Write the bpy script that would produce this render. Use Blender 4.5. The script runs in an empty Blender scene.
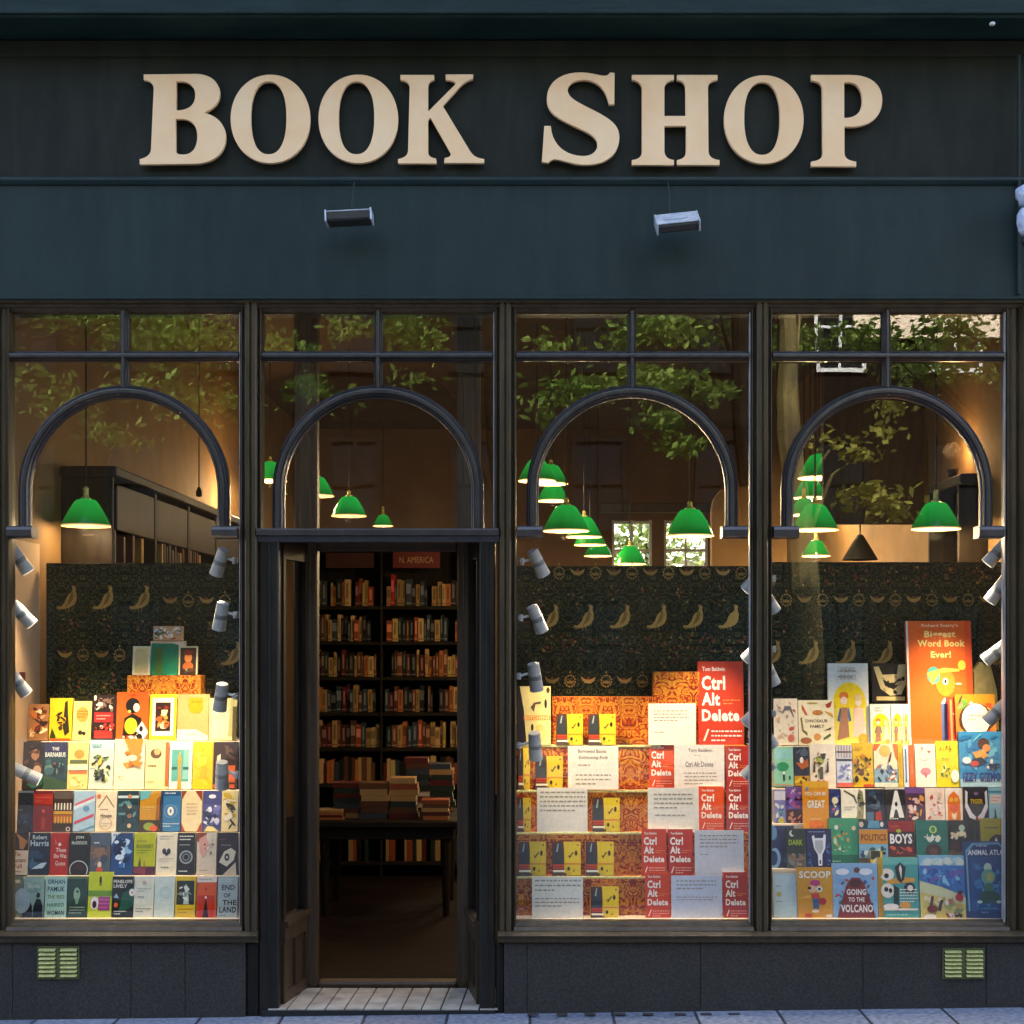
import bpy, math, random
from mathutils import Vector, Matrix
R = math.radians
S = bpy.context.scene
COL = S.collection
rnd = random.Random(7)
# ---------------------------------------------------------------- camera model (metres; facade plane at Y = 0)
F, CX, CZ, H, D = 1400.0, 530.0, 640.0, 1.85, 7.0
def W(px, py, Y=0.0):
    s = (D + Y) / F
    return Vector(((px - CX) * s, Y, H + (CZ - py) * s))
def WX(px, Y=0.0): return (px - CX) * (D + Y) / F
def WZ(py, Y=0.0): return H + (CZ - py) * (D + Y) / F
cam_d = bpy.data.cameras.new('camera'); cam = bpy.data.objects.new('camera', cam_d); COL.objects.link(cam)
cam.location = (0, -D, H); cam.rotation_euler = (R(90), 0, 0)
cam_d.sensor_width = 36; cam_d.lens = F / 1024 * 36
cam_d.shift_x = -(CX - 512) / 1024; cam_d.shift_y = (CZ - 512) / 1024
cam_d.clip_start = 0.05; cam_d.clip_end = 500
S.camera = cam

# ---------------------------------------------------------------- colours and materials
def lin(h):
    h = h.lstrip('#')
    if len(h) == 3: h = ''.join(c * 2 for c in h)
    out = []
    for i in (0, 2, 4):
        c = int(h[i:i + 2], 16) / 255
        out.append(c / 12.92 if c <= 0.04045 else ((c + 0.055) / 1.055) ** 2.4)
    return out
def newmat(name):
    m = bpy.data.materials.new(name); m.use_nodes = True
    nt = m.node_tree; b = nt.nodes['Principled BSDF']
    return m, nt, b
def N(nt, typ, **kw):
    n = nt.nodes.new(typ)
    for k, v in kw.items():
        if k.startswith('i_'):
            key = k[2:].replace('_', ' ')
            n.inputs[int(key) if key.isdigit() else key].default_value = v
        else: setattr(n, k, v)
    return n
def coords(nt, scale=(1, 1, 1), kind='Object'):
    tc = N(nt, 'ShaderNodeTexCoord'); mp = N(nt, 'ShaderNodeMapping')
    mp.inputs['Scale'].default_value = scale
    nt.links.new(tc.outputs[kind], mp.inputs['Vector']); return mp.outputs['Vector']
def ramp(nt, src, stops):
    r = N(nt, 'ShaderNodeValToRGB'); e = r.color_ramp.elements
    while len(e) < len(stops): e.new(0.5)
    for el, (p, c) in zip(e, stops):
        el.position = p; el.color = (*c, 1)
    nt.links.new(src, r.inputs['Fac']); return r.outputs['Color']
def mat(name, c1, c2=None, rough=0.5, scale=6, stretch=(1, 1, 1), bump=0.0, bscale=60, metal=0, spec=0.5, detail=5, lo=.35, hi=.65, bdist=.004, big=0):
    """noise-mottled paint / wood / stone"""
    m, nt, b = newmat(name)
    c1 = lin(c1) if isinstance(c1, str) else c1
    c2 = c1 if c2 is None else (lin(c2) if isinstance(c2, str) else c2)
    v = coords(nt, stretch)
    n = N(nt, 'ShaderNodeTexNoise', i_Scale=scale, i_Detail=detail, i_Roughness=.6)
    nt.links.new(v, n.inputs['Vector'])
    cc = ramp(nt, n.outputs['Fac'], [(lo, c1), (hi, c2)])
    if big:
        nb = N(nt, 'ShaderNodeTexNoise', i_Scale=big, i_Detail=7, i_Roughness=.7); nt.links.new(coords(nt, (1, 1, .45)), nb.inputs['Vector'])
        mb = N(nt, 'ShaderNodeMix', data_type='RGBA', blend_type='MULTIPLY'); mb.inputs[0].default_value = 1
        nt.links.new(cc, mb.inputs[6]); nt.links.new(ramp(nt, nb.outputs['Fac'], [(.32, (.72, .72, .72)), (.55, (1, 1, 1)), (.72, (1.0, 1.0, 1.0)), (.78, (1.35, 1.3, 1.2))]), mb.inputs[7]); cc = mb.outputs[2]
    nt.links.new(cc, b.inputs['Base Color'])
    b.inputs['Roughness'].default_value = rough; b.inputs['Metallic'].default_value = metal
    b.inputs['Specular IOR Level'].default_value = spec
    if bump:
        n2 = N(nt, 'ShaderNodeTexNoise', i_Scale=bscale, i_Detail=4)
        nt.links.new(v, n2.inputs['Vector'])
        bp = N(nt, 'ShaderNodeBump', i_Strength=bump, i_Distance=bdist)
        nt.links.new(n2.outputs['Fac'], bp.inputs['Height']); nt.links.new(bp.outputs['Normal'], b.inputs['Normal'])
    return m
def emit(m, col, s):
    b = m.node_tree.nodes['Principled BSDF']
    b.inputs['Emission Color'].default_value = (*col, 1); b.inputs['Emission Strength'].default_value = s
    return m

MT = {}
MT['teal'] = mat('teal_fascia_paint', (.013, .027, .025), (.018, .034, .031), .55, 4, (3, 1, .5), .25, 180, spec=.25, bdist=.001, big=2.2)
MT['darkteal'] = mat('dark_fascia_paint', (.013, .0165, .0115), (.021, .0245, .0175), .6, 4, (3, 1, .6), .2, 160, spec=.2, bdist=.001, big=2.2)
MT['cornice'] = mat('weathered_teal_paint', (.005, .019, .018), (.013, .031, .028), .55, 7, (.4, 1, 2), .3, 90, spec=.2, big=2.2)
MT['ledge'] = mat('ledge_teal_paint', (.018, .04, .045), (.03, .055, .058), .4, 9, (.4, 1, 1), .2, 90)
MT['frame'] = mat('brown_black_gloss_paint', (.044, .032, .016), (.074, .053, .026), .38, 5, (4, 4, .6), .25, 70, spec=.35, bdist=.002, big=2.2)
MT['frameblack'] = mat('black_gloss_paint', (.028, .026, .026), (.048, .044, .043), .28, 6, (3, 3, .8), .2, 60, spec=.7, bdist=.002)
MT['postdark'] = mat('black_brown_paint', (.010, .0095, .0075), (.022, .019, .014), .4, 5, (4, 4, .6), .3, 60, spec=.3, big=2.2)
MT['wood'] = mat('varnished_brown_wood', (.035, .022, .012), (.07, .042, .02), .45, 4, (9, 9, .8), .2, 50)
MT['reddark'] = mat('reddish_dark_wood', (.014, .007, .004), (.03, .015, .008), .5, 4, (6, 6, 1), .15, 50, spec=.2)
MT['darkwood'] = mat('dark_stained_wood', (.012, .009, .006), (.026, .018, .011), .55, 4, (6, 6, 1), .15, 50, spec=.2)
MT['granite'] = mat('dark_rendered_stone', (.018, .016, .0125), (.046, .039, .031), .7, 90, (1, 1, 1), .5, 120, detail=8, lo=.4, hi=.62, big=2.2)
MT['gold'] = mat('cream_gilt_letter', (.95, .62, .32), (.98, .71, .41), .6, 4, (1, 1, 1), .05)
MT['goldside'] = mat('letter_edge', (.25, .15, .07), None, .5)
MT['brass'] = mat('yellowed_brass', (.62, .64, .18), (.9, .88, .42), .45, 60, metal=.25, bump=.2, bscale=200)
MT['brassdark'] = mat('tarnished_brass', (.07, .075, .022), (.14, .14, .045), .6, 50)
MT['ventback'] = mat('vent_shadow_metal', (.03, .035, .006), None, .7)
MT['ochre'] = mat('ochre_plaster', (.18, .105, .034), (.27, .155, .052), .8, 2.2, bump=.2, bscale=30)
MT['ochrelit'] = mat('cream_plaster', (.50, .34, .19), (.58, .41, .24), .8, 2.2, bump=.1, bscale=30)  # paler cream plaster for the display side boards
MT['ceil'] = mat('brown_ceiling_paint', (.06, .035, .02), (.09, .055, .03), .8, 2)
MT['backwall'] = mat('brown_back_wall', (.10, .055, .028), (.17, .10, .05), .8, 1.5)
MT['floorwood'] = mat('worn_floorboards', (.006, .004, .003), (.016, .009, .006), .85, 3, (1, 8, 1), spec=.08)
MT['steel'] = mat('white_enamel_metal', (.42, .45, .44), (.55, .58, .56), .4, 20)
MT['ribbed'] = mat('grey_ribbed_metal', (.2, .23, .22), (.33, .36, .35), .45, 12, (1, 1, 12))
MT['black'] = mat('black_cable', (.01, .01, .01), None, .6)
MT['pages'] = mat('page_paper', (.72, .66, .52), (.62, .56, .43), .9, 40, (1, 1, 30))
MT['step'] = mat('cream_step_board', (.62, .50, .32), (.70, .58, .4), .7, 8)
MT['asphalt'] = mat('asphalt', (.10, .10, .10), (.15, .15, .145), .9, 30, bump=.4)
MT['flood'] = mat('black_lamp_housing', (.02, .018, .016), (.03, .028, .024), .4, 20)
MT['floodglass'] = mat('galvanised_lamp_top', (.34, .42, .50), (.62, .68, .74), .3, 30, (1, 3, 1), metal=.3)
MT['bracket'] = mat('pale_blue_lamp_enamel', (.35, .42, .62), (.62, .72, .80), .35, 40)
MT['bead'] = mat('pale_worn_bead', (.22, .22, .23), (.34, .34, .35), .35, 8, (1, 1, 1), .2, 40)  # pale colour stands for the highlight on the jamb edges
def printed():
    m, nt, b = newmat('printed_paper')
    a = N(nt, 'ShaderNodeAttribute', attribute_name='Col')
    v = coords(nt)
    n = N(nt, 'ShaderNodeTexNoise', i_Scale=45, i_Detail=3)
    nt.links.new(v, n.inputs['Vector'])
    r = ramp(nt, n.outputs['Fac'], [(.3, (.86, .86, .86)), (.7, (1, 1, 1))])
    mx = N(nt, 'ShaderNodeMix', data_type='RGBA', blend_type='MULTIPLY'); mx.inputs[0].default_value = 1
    nt.links.new(a.outputs['Color'], mx.inputs[6]); nt.links.new(r, mx.inputs[7])
    nt.links.new(mx.outputs[2], b.inputs['Base Color']); b.inputs['Roughness'].default_value = .45
    b.inputs['Specular IOR Level'].default_value = .35
    return m
MT['print'] = printed()
def glass():
    """thin window glass: mirror reflection by angle, the rest goes straight through; slightly wavy"""
    m = bpy.data.materials.new('window_glass'); m.use_nodes = True; nt = m.node_tree; nt.nodes.clear()
    out = N(nt, 'ShaderNodeOutputMaterial'); mix = N(nt, 'ShaderNodeMixShader')
    tr = N(nt, 'ShaderNodeBsdfTransparent'); tr.inputs[0].default_value = (.99, .99, .985, 1)
    gl = N(nt, 'ShaderNodeBsdfGlossy'); gl.inputs['Roughness'].default_value = 0.0
    geo = N(nt, 'ShaderNodeNewGeometry'); dot = N(nt, 'ShaderNodeVectorMath', operation='DOT_PRODUCT')
    nt.links.new(geo.outputs['Normal'], dot.inputs[0]); nt.links.new(geo.outputs['Incoming'], dot.inputs[1])
    ab = N(nt, 'ShaderNodeMath', operation='ABSOLUTE'); nt.links.new(dot.outputs['Value'], ab.inputs[0])
    om = N(nt, 'ShaderNodeMath', operation='SUBTRACT'); om.inputs[0].default_value = 1; nt.links.new(ab.outputs[0], om.inputs[1])
    pw = N(nt, 'ShaderNodeMath', operation='POWER'); pw.inputs[1].default_value = 5; nt.links.new(om.outputs[0], pw.inputs[0])
    mr = N(nt, 'ShaderNodeMapRange'); mr.inputs['To Min'].default_value = .062; mr.inputs['To Max'].default_value = 1
    nt.links.new(pw.outputs[0], mr.inputs['Value']); nt.links.new(mr.outputs[0], mix.inputs[0])
    v = coords(nt, (1, 1, .6))
    n = N(nt, 'ShaderNodeTexNoise', i_Scale=3.0, i_Detail=1.5)
    nt.links.new(v, n.inputs['Vector'])
    bp = N(nt, 'ShaderNodeBump', i_Strength=.13, i_Distance=.004)
    nt.links.new(n.outputs['Fac'], bp.inputs['Height']); nt.links.new(bp.outputs['Normal'], gl.inputs['Normal'])
    nt.links.new(tr.outputs[0], mix.inputs[1]); nt.links.new(gl.outputs[0], mix.inputs[2]); nt.links.new(mix.outputs[0], out.inputs[0])
    return m
MT['glass'] = glass()
def morris(name, stops, scale):
    """mirrored scrolling-leaf wallpaper"""
    m, nt, b = newmat(name)
    tc = N(nt, 'ShaderNodeTexCoord'); sp = N(nt, 'ShaderNodeSeparateXYZ'); nt.links.new(tc.outputs['Object'], sp.inputs[0])
    pp = N(nt, 'ShaderNodeMath', operation='PINGPONG'); pp.inputs[1].default_value = .115
    nt.links.new(sp.outputs['X'], pp.inputs[0])
    md = N(nt, 'ShaderNodeMath', operation='WRAP'); md.inputs[1].default_value = .31; md.inputs[2].default_value = 0
    nt.links.new(sp.outputs['Z'], md.inputs[0])
    cb = N(nt, 'ShaderNodeCombineXYZ'); nt.links.new(pp.outputs[0], cb.inputs['X']); nt.links.new(md.outputs[0], cb.inputs['Z']); nt.links.new(sp.outputs['Y'], cb.inputs['Y'])
    n = N(nt, 'ShaderNodeTexNoise', i_Scale=scale, i_Detail=1, i_Distortion=2.2); nt.links.new(cb.outputs[0], n.inputs['Vector'])
    w = N(nt, 'ShaderNodeMath', operation='PINGPONG'); w.inputs[1].default_value = .11; nt.links.new(n.outputs['Fac'], w.inputs[0])
    sc = N(nt, 'ShaderNodeMath', operation='MULTIPLY'); sc.inputs[1].default_value = 9; nt.links.new(w.outputs[0], sc.inputs[0])
    nt.links.new(ramp(nt, sc.outputs[0], stops), b.inputs['Base Color'])
    b.inputs['Roughness'].default_value = .6; b.inputs['Specular IOR Level'].default_value = .12
    return m
MT['morris'] = morris('orange_leaf_scroll_paper', [(0, (.16, .02, .01)), (.35, (.40, .07, .015)), (.6, (.62, .20, .02)), (.8, (.70, .38, .04)), (1, (.30, .04, .02))], 13)
MT['peacock'] = morris('dark_foliage_paper', [(0, (.005, .009, .006)), (.55, (.008, .014, .010)), (.75, (.034, .058, .026)), (.92, (.085, .085, .026)), (1, (.10, .032, .014))], 20)
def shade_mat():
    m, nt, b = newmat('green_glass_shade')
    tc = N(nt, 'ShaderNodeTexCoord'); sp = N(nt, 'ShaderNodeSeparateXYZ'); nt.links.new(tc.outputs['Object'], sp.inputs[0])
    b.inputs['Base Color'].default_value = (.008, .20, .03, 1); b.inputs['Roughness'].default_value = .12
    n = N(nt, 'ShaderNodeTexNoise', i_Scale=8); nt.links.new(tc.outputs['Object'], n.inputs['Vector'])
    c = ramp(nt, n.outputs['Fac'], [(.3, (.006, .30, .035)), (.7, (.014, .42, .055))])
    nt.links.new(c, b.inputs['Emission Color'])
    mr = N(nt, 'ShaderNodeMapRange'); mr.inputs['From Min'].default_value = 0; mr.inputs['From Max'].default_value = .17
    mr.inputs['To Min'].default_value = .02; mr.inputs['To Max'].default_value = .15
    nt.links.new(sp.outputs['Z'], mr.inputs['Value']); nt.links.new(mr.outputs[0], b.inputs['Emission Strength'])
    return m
MT['shade'] = shade_mat()
MT['shadein'] = emit(mat('opal_shade_lining', (.34, .22, .09), None, .5), (1, .66, .28), .08)
MT['shadedark'] = mat('unlit_black_shade', (.004, .005, .004), None, .6, spec=.2)
MT['bulb'] = emit(mat('lit_bulb', (.9, .9, .8), None, .5), (1, .8, .5), 3)
MT['lens'] = emit(mat('lit_spot_lens', (.9, .9, .8), None, .5), (1, .86, .62), .5)

# ---------------------------------------------------------------- mesh collector
class M:
    def __init__(s): s.v = []; s.f = []; s.m = []; s.c = []
    def face(s, idx, m=0, c=(1, 1, 1)): s.f.append(tuple(idx)); s.m.append(m); s.c.append(c)
    def poly(s, pts, m=0, c=(1, 1, 1)):
        b = len(s.v); s.v += [tuple(p) for p in pts]; s.face(range(b, b + len(pts)), m, c)
    def box(s, x0, x1, y0, y1, z0, z1, m=0, c=(1, 1, 1)):
        b = len(s.v)
        s.v += [(x, y, z) for z in (z0, z1) for y in (y0, y1) for x in (x0, x1)]
        for q in ((0, 2, 3, 1), (4, 5, 7, 6), (0, 1, 5, 4), (2, 6, 7, 3), (0, 4, 6, 2), (1, 3, 7, 5)):
            s.face([b + i for i in q], m, c)
    def bbox(s, x0, x1, y0, y1, z0, z1, bev=.004, m=0, c=(1, 1, 1)):
        """box with chamfered edges"""
        import itertools
        bm = None
        e = min(bev, (x1 - x0) / 2.5, (y1 - y0) / 2.5, (z1 - z0) / 2.5)
        X, Y, Z = (x0, x1), (y0, y1), (z0, z1); ids = {}
        for i, j, k in itertools.product((0, 1), repeat=3):
            sx, sy, sz = (1, -1)[i], (1, -1)[j], (1, -1)[k]
            for ax in range(3):
                p = [X[i] + sx * e, Y[j] + sy * e, Z[k] + sz * e]
                p[ax] = (X[i], Y[j], Z[k])[ax]
                ids[(i, j, k, ax)] = len(s.v); s.v.append(tuple(p))
        def q(*a): s.face([ids[t] for t in a], m, c)
        for ax in range(3):
            o = [a for a in range(3) if a != ax]
            for side in (0, 1):
                cyc = []
                for (u, w) in ((0, 0), (1, 0), (1, 1), (0, 1)):
                    t = [0, 0, 0]; t[ax] = side; t[o[0]] = u; t[o[1]] = w; cyc.append((*t, ax))
                flip = (side == 0) ^ (ax == 1)
                q(*(cyc[::-1] if flip else cyc))
        for ax in range(3):                       # edges running along ax
            o = [a for a in range(3) if a != ax]
            for u in (0, 1):
                for w in (0, 1):
                    a = [0, 0, 0]; a[o[0]] = u; a[o[1]] = w; b2 = list(a); b2[ax] = 1
                    q((*a, o[0]), (*b2, o[0]), (*b2, o[1]), (*a, o[1]))
        for i, j, k in itertools.product((0, 1), repeat=3): q((i, j, k, 0), (i, j, k, 1), (i, j, k, 2))
    def tube(s, p0, p1, r0, r1=None, n=10, m=0, c=(1, 1, 1), caps=True):
        r1 = r0 if r1 is None else r1
        p0, p1 = Vector(p0), Vector(p1); d = (p1 - p0).normalized()
        a = d.orthogonal().normalized(); bb = d.cross(a); b = len(s.v)
        for p, r in ((p0, r0), (p1, r1)):
            for i in range(n):
                t = 2 * math.pi * i / n; s.v.append(tuple(p + a * math.cos(t) * r + bb * math.sin(t) * r))
        for i in range(n): s.face((b + i, b + (i + 1) % n, b + n + (i + 1) % n, b + n + i), m, c)
        if caps: s.face([b + i for i in range(n)][::-1], m, c); s.face([b + n + i for i in range(n)], m, c)
    def lathe(s, prof, cx, cy, cz, n=24, m=0, c=(1, 1, 1), mats=None):
        b = len(s.v)
        for r, z in prof:
            for i in range(n):
                t = 2 * math.pi * i / n; s.v.append((cx + r * math.cos(t), cy + r * math.sin(t), cz + z))
        for j in range(len(prof) - 1):
            for i in range(n):
                s.face((b + j * n + i, b + j * n + (i + 1) % n, b + (j + 1) * n + (i + 1) % n, b + (j + 1) * n + i), mats[j] if mats else m, c)
    def sweep(s, prof, path, closed=False, m=0):
        """prof: (offset along in-plane normal, Y); path: (x, z, nx, nz)"""
        b = len(s.v); k = len(prof)
        for x, z, nx, nz in path:
            for a, y in prof: s.v.append((x + nx * a, y, z + nz * a))
        L = len(path)
        for i in range(L if closed else L - 1):
            for j in range(k - 1):
                p, q = b + i * k, b + ((i + 1) % L) * k
                s.face((p + j, q + j, q + j + 1, p + j + 1), m)
        if not closed:
            s.face([b + j for j in range(k)], m); s.face([b + (L - 1) * k + j for j in range(k)][::-1], m)
    def build(s, name, mats, parent=None, origin=None, smooth=False, colors=False, fixn=True):
        me = bpy.data.meshes.new(name)
        org = Vector(origin) if origin is not None else (ORG[parent.name] if parent else Vector((0, 0, 0)))
        me.from_pydata([tuple(Vector(p) - org) for p in s.v], [], s.f)
        mats = mats if isinstance(mats, (list, tuple)) else [mats]
        for mm in mats: me.materials.append(MT[mm] if isinstance(mm, str) else mm)
        me.polygons.foreach_set('material_index', s.m)
        if fixn:
            import bmesh
            bm = bmesh.new(); bm.from_mesh(me); bmesh.ops.recalc_face_normals(bm, faces=bm.faces); bm.to_mesh(me); bm.free()
        if colors:
            at = me.color_attributes.new('Col', 'FLOAT_COLOR', 'CORNER'); arr = []
            for p, c in zip(me.polygons, s.c): arr += [c[0], c[1], c[2], 1.0] * p.loop_total
            at.data.foreach_set('color', arr)
        if smooth: me.polygons.foreach_set('use_smooth', [True] * len(me.polygons))
        me.update()
        o = bpy.data.objects.new(name, me); COL.objects.link(o)
        if parent: o.parent = parent; ORG[o.name] = ORG[parent.name]
        else: o.location = org; ORG[o.name] = org
        return o
ORG = {}
def tag(o, label=None, cat=None, group=None, kind=None):
    if label:
        wl = label.split(); k = len(wl) - 1
        while len(wl) > 16 and k >= 0:          # keep labels short: drop articles from the end
            if wl[k] in ('the', 'a', 'an'): wl.pop(k)
            k -= 1
        o['label'] = ' '.join(wl)
    if cat: o['category'] = cat
    if group: o['group'] = group
    if kind: o['kind'] = kind
    return o
def thing(name, label, cat, loc, group=None):
    o = bpy.data.objects.new(name, None); COL.objects.link(o); o.location = loc; o.empty_display_size = .1
    ORG[o.name] = Vector(loc); return tag(o, label, cat, group)
def lamp(kind, name, loc, energy, color, parent=None, **kw):
    d = bpy.data.lights.new(name, kind); d.energy = energy; d.color = color
    for k, v in kw.items(): setattr(d, k, v)
    o = bpy.data.objects.new(name, d); COL.objects.link(o)
    if parent: o.parent = parent; o.location = Vector(loc) - ORG[parent.name]
    else: o.location = loc
    return o

# ---------------------------------------------------------------- world and sun (sun stands behind the shop: its front is in shade)
SUN_EL, SUN_AZ = R(52), R(14)          # azimuth from +Y towards +X
w = bpy.data.worlds.new('World'); S.world = w; w.use_nodes = True; nt = w.node_tree
sky = nt.nodes.new('ShaderNodeTexSky'); sky.sky_type = 'NISHITA'; sky.sun_disc = False
sky.sun_elevation = SUN_EL; sky.sun_rotation = SUN_AZ
sky.dust_density = 5.0; sky.air_density = .7; sky.ozone_density = .4
bg = nt.nodes['Background']; nt.links.new(sky.outputs[0], bg.inputs['Color']); bg.inputs['Strength'].default_value = .15
sun_dir = Vector((math.sin(SUN_AZ) * math.cos(SUN_EL), math.cos(SUN_AZ) * math.cos(SUN_EL), math.sin(SUN_EL)))
sun = lamp('SUN', 'sun', (0, 0, 30), 5.0, (1, .94, .85), angle=R(.5))
sun.rotation_euler = sun_dir.to_track_quat('Z', 'Y').to_euler()
S.view_settings.view_transform = 'Standard'; S.view_settings.look = 'None'; S.view_settings.gamma = 1
S.view_settings.exposure = 2.95
S.cycles.use_denoising = True; S.cycles.max_bounces = 5; S.cycles.diffuse_bounces = 3; S.cycles.glossy_bounces = 3; S.cycles.transparent_max_bounces = 14; S.cycles.caustics_reflective = False; S.cycles.caustics_refractive = False
S.cycles.sample_clamp_indirect = 4

# ---------------------------------------------------------------- setting: ground
def slab(name, x0, x1, y0, y1, z, m, t=.1):
    q = M(); q.box(x0, x1, y0, y1, z - t, z); return tag(q.build(name, m), kind='structure')
def pave_mat():
    m, nt, b = newmat('blue_grey_flagstones')
    v = coords(nt)
    br = N(nt, 'ShaderNodeTexBrick', i_Scale=1.0); br.inputs['Color1'].default_value = (.15, .18, .24, 1); br.inputs['Color2'].default_value = (.25, .28, .35, 1)
    br.inputs['Mortar'].default_value = (.03, .035, .05, 1); br.inputs['Mortar Size'].default_value = .008
    br.inputs['Brick Width'].default_value = .41; br.inputs['Row Height'].default_value = .42; br.offset = .37
    nt.links.new(v, br.inputs['Vector'])
    n = N(nt, 'ShaderNodeTexNoise', i_Scale=35, i_Detail=6); nt.links.new(v, n.inputs['Vector'])
    r = ramp(nt, n.outputs['Fac'], [(.35, (.55, .55, .58)), (.62, (1.1, 1.1, 1.05))])
    mx = N(nt, 'ShaderNodeMix', data_type='RGBA', blend_type='MULTIPLY'); mx.inputs[0].default_value = 1
    nt.links.new(br.outputs['Color'], mx.inputs[6]); nt.links.new(r, mx.inputs[7]); nt.links.new(mx.outputs[2], b.inputs['Base Color'])
    b.inputs['Roughness'].default_value = .6
    bp = N(nt, 'ShaderNodeBump', i_Strength=.3, i_Distance=.005); nt.links.new(n.outputs['Fac'], bp.inputs['Height']); nt.links.new(bp.outputs['Normal'], b.inputs['Normal'])
    return m
MT['pave'] = pave_mat()
slab('ground', -150, 150, -150, 150, -.30, 'asphalt')
slab('road', -60, 60, -10.0, -2.9, -.16, 'asphalt', .12)
p = slab('pavement', -40, 40, -2.75, .30, 0, 'pave', .25)
p.rotation_euler = (0, -.0125, 0); p.location.z = -.012
q = M(); q.bbox(-40, 40, -2.9, -2.752, -.25, -.002, .01); kb = tag(q.build('kerb', 'granite'), kind='structure')
MT['darkpave'] = mat('damp_dark_paving', (.03, .03, .03), (.05, .05, .048), .9, 8, spec=.1)  # kept dark so its mirror image in the glass stays weak
slab('far_pavement', -60, 60, -19.4, -10.0, -.02, 'darkpave', .25)
for i, px in enumerate((533, 562, 590, 620, 648, 680, 706, 734)):
    x = WX(px, -.08); q = M(); q.bbox(x - .028, x + .028, -.10, -.072, -.001, .006, .003)
    tag(q.build('pavement_block', 'granite', origin=(x, -.08, 0)), ['first', 'second', 'third', 'fourth', 'fifth', 'sixth', 'seventh', 'last'][i] + ' small dark block in the pavement counting right from the door', 'pavement block', 'dark blocks in the pavement')

# ---------------------------------------------------------------- the shop building
bld = thing('shop_building', 'dark green and brown painted bookshop front with arched windows', 'building', (0, .3, 0))
def part(name, m, fn, parent=bld, smooth=False):
    q = M(); fn(q); return q.build(name, m, parent, smooth=smooth)
RX0, RX1 = -2.675, 2.62      # shop interior side walls
CEIL = 4.35
# solid upper storeys and side blocks (they throw the shade on the street)
def uw(q):
    q.box(-9, 9, .35, 11, 4.5, 16)
    q.box(-9, RX0 - .1, .35, 11, -.2, 4.497); q.box(RX1 + .1, 9, .35, 11, -.2, 4.497)
part('upper_wall', 'backwall', uw)
# front elevation, from the top down
zt = WZ(17, -.26)
def cornice(q):
    q.bbox(-4, 4, -.26, .34, zt, zt + .6, .01)
    q.bbox(-4, 4, -.275, -.2605, zt + .012, zt + .03, .003)
part('cornice', 'cornice', cornice)
def fasc(q):
    q.box(-4, 4, 0, .34, WZ(180, 0) , zt - .003)
    q.bbox(-4, 4, -.018, -.001, WZ(54, -.04), zt - .004, .012)      # upper bed mould
part('fascia_board', 'darkteal', fasc)
def led(q):
    path = [(-4, WZ(181.5, -.05), 0, 1), (4, WZ(181.5, -.05), 0, 1)]
    q.sweep([(-.022, .0), (-.022, -.035), (-.012, -.055), (.0, -.075), (.010, -.078), (.016, -.07), (.020, -.03), (.022, 0)], path)
part('fascia_ledge', 'ledge', led)
def low(q):
    q.box(-4, 4, -.05, .34, WZ(300, -.05), WZ(186, -.05))
    q.bbox(-4, 4, -.066, -.0505, WZ(300, -.05), WZ(296.5, -.05), .004)
part('signboard_band', 'teal', low)
def endstrip(q): q.bbox(WX(1013), WX(1016), -.075, -.051, WZ(298), zt - .1, .004)
part('downpipe_cable', 'teal', endstrip)

# profile of the moulded frame members
def prof(w, y0=.06, yf=-.02):
    return [(-w, y0), (-w, yf + .030), (-w * .86, yf + .024), (-w * .80, yf + .029), (-w * .70, yf + .012), (-w * .52, yf + .004), (-w * .44, yf + .009), (-w * .36, yf + .001), (-w * .15, yf), (w * .15, yf), (w * .36, yf + .001), (w * .44, yf + .009), (w * .52, yf + .004), (w * .70, yf + .012), (w * .80, yf + .029), (w * .86, yf + .024), (w, yf + .030), (w, y0)]
def straight(q, x0, z0, x1, z1, pr, m=0):
    dx, dz = x1 - x0, z1 - z0; L = math.hypot(dx, dz); nx, nz = -dz / L, dx / L
    q.sweep(pr, [(x0, z0, nx, nz), (x1, z1, nx, nz)], m=m)
BAYS = [(8, 243, 124), (260, 497, 378), (514, 753, 632), (770, 1008, 887)]
def pil(px0, px1, zb):
    def f(q):
        a, b = WX(px0), WX(px1); c = (a + b) / 2; hw = (b - a) / 2
        zt2 = WZ(301)
        pr = [(-hw, .10), (-hw, .004), (-hw * .9, -.004), (-hw * .82, -.004), (-hw * .74, .008), (-hw * .66, -.03), (-hw * .5, -.038), (-hw * .12, -.038), (-hw * .06, -.026), (hw * .06, -.026), (hw * .12, -.038),
              (hw * .5, -.038), (hw * .66, -.03), (hw * .74, .008), (hw * .82, -.004), (hw * .9, -.004), (hw, .004), (hw, .10)]
        q.sweep(pr, [(c, zb, -1, 0), (c, zt2, -1, 0)])
    return f
for a, b, zb in ((-60, 8, WZ(935)), (243, 261, WZ(935)), (497, 514, WZ(935)), (753, 770, WZ(935)), (1008, 1090, WZ(935))):
    part('pilaster', 'frame', pil(a, b, zb))
def headrail(q):
    straight(q, -3.3, WZ(303.5), 3.3, WZ(303.5), [(-.022, .06), (-.022, -.012), (-.010, -.02), (-.004, -.040), (.012, -.046), (.017, -.046), (.017, .06)])
part('head_rail', 'frame', headrail)
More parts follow.
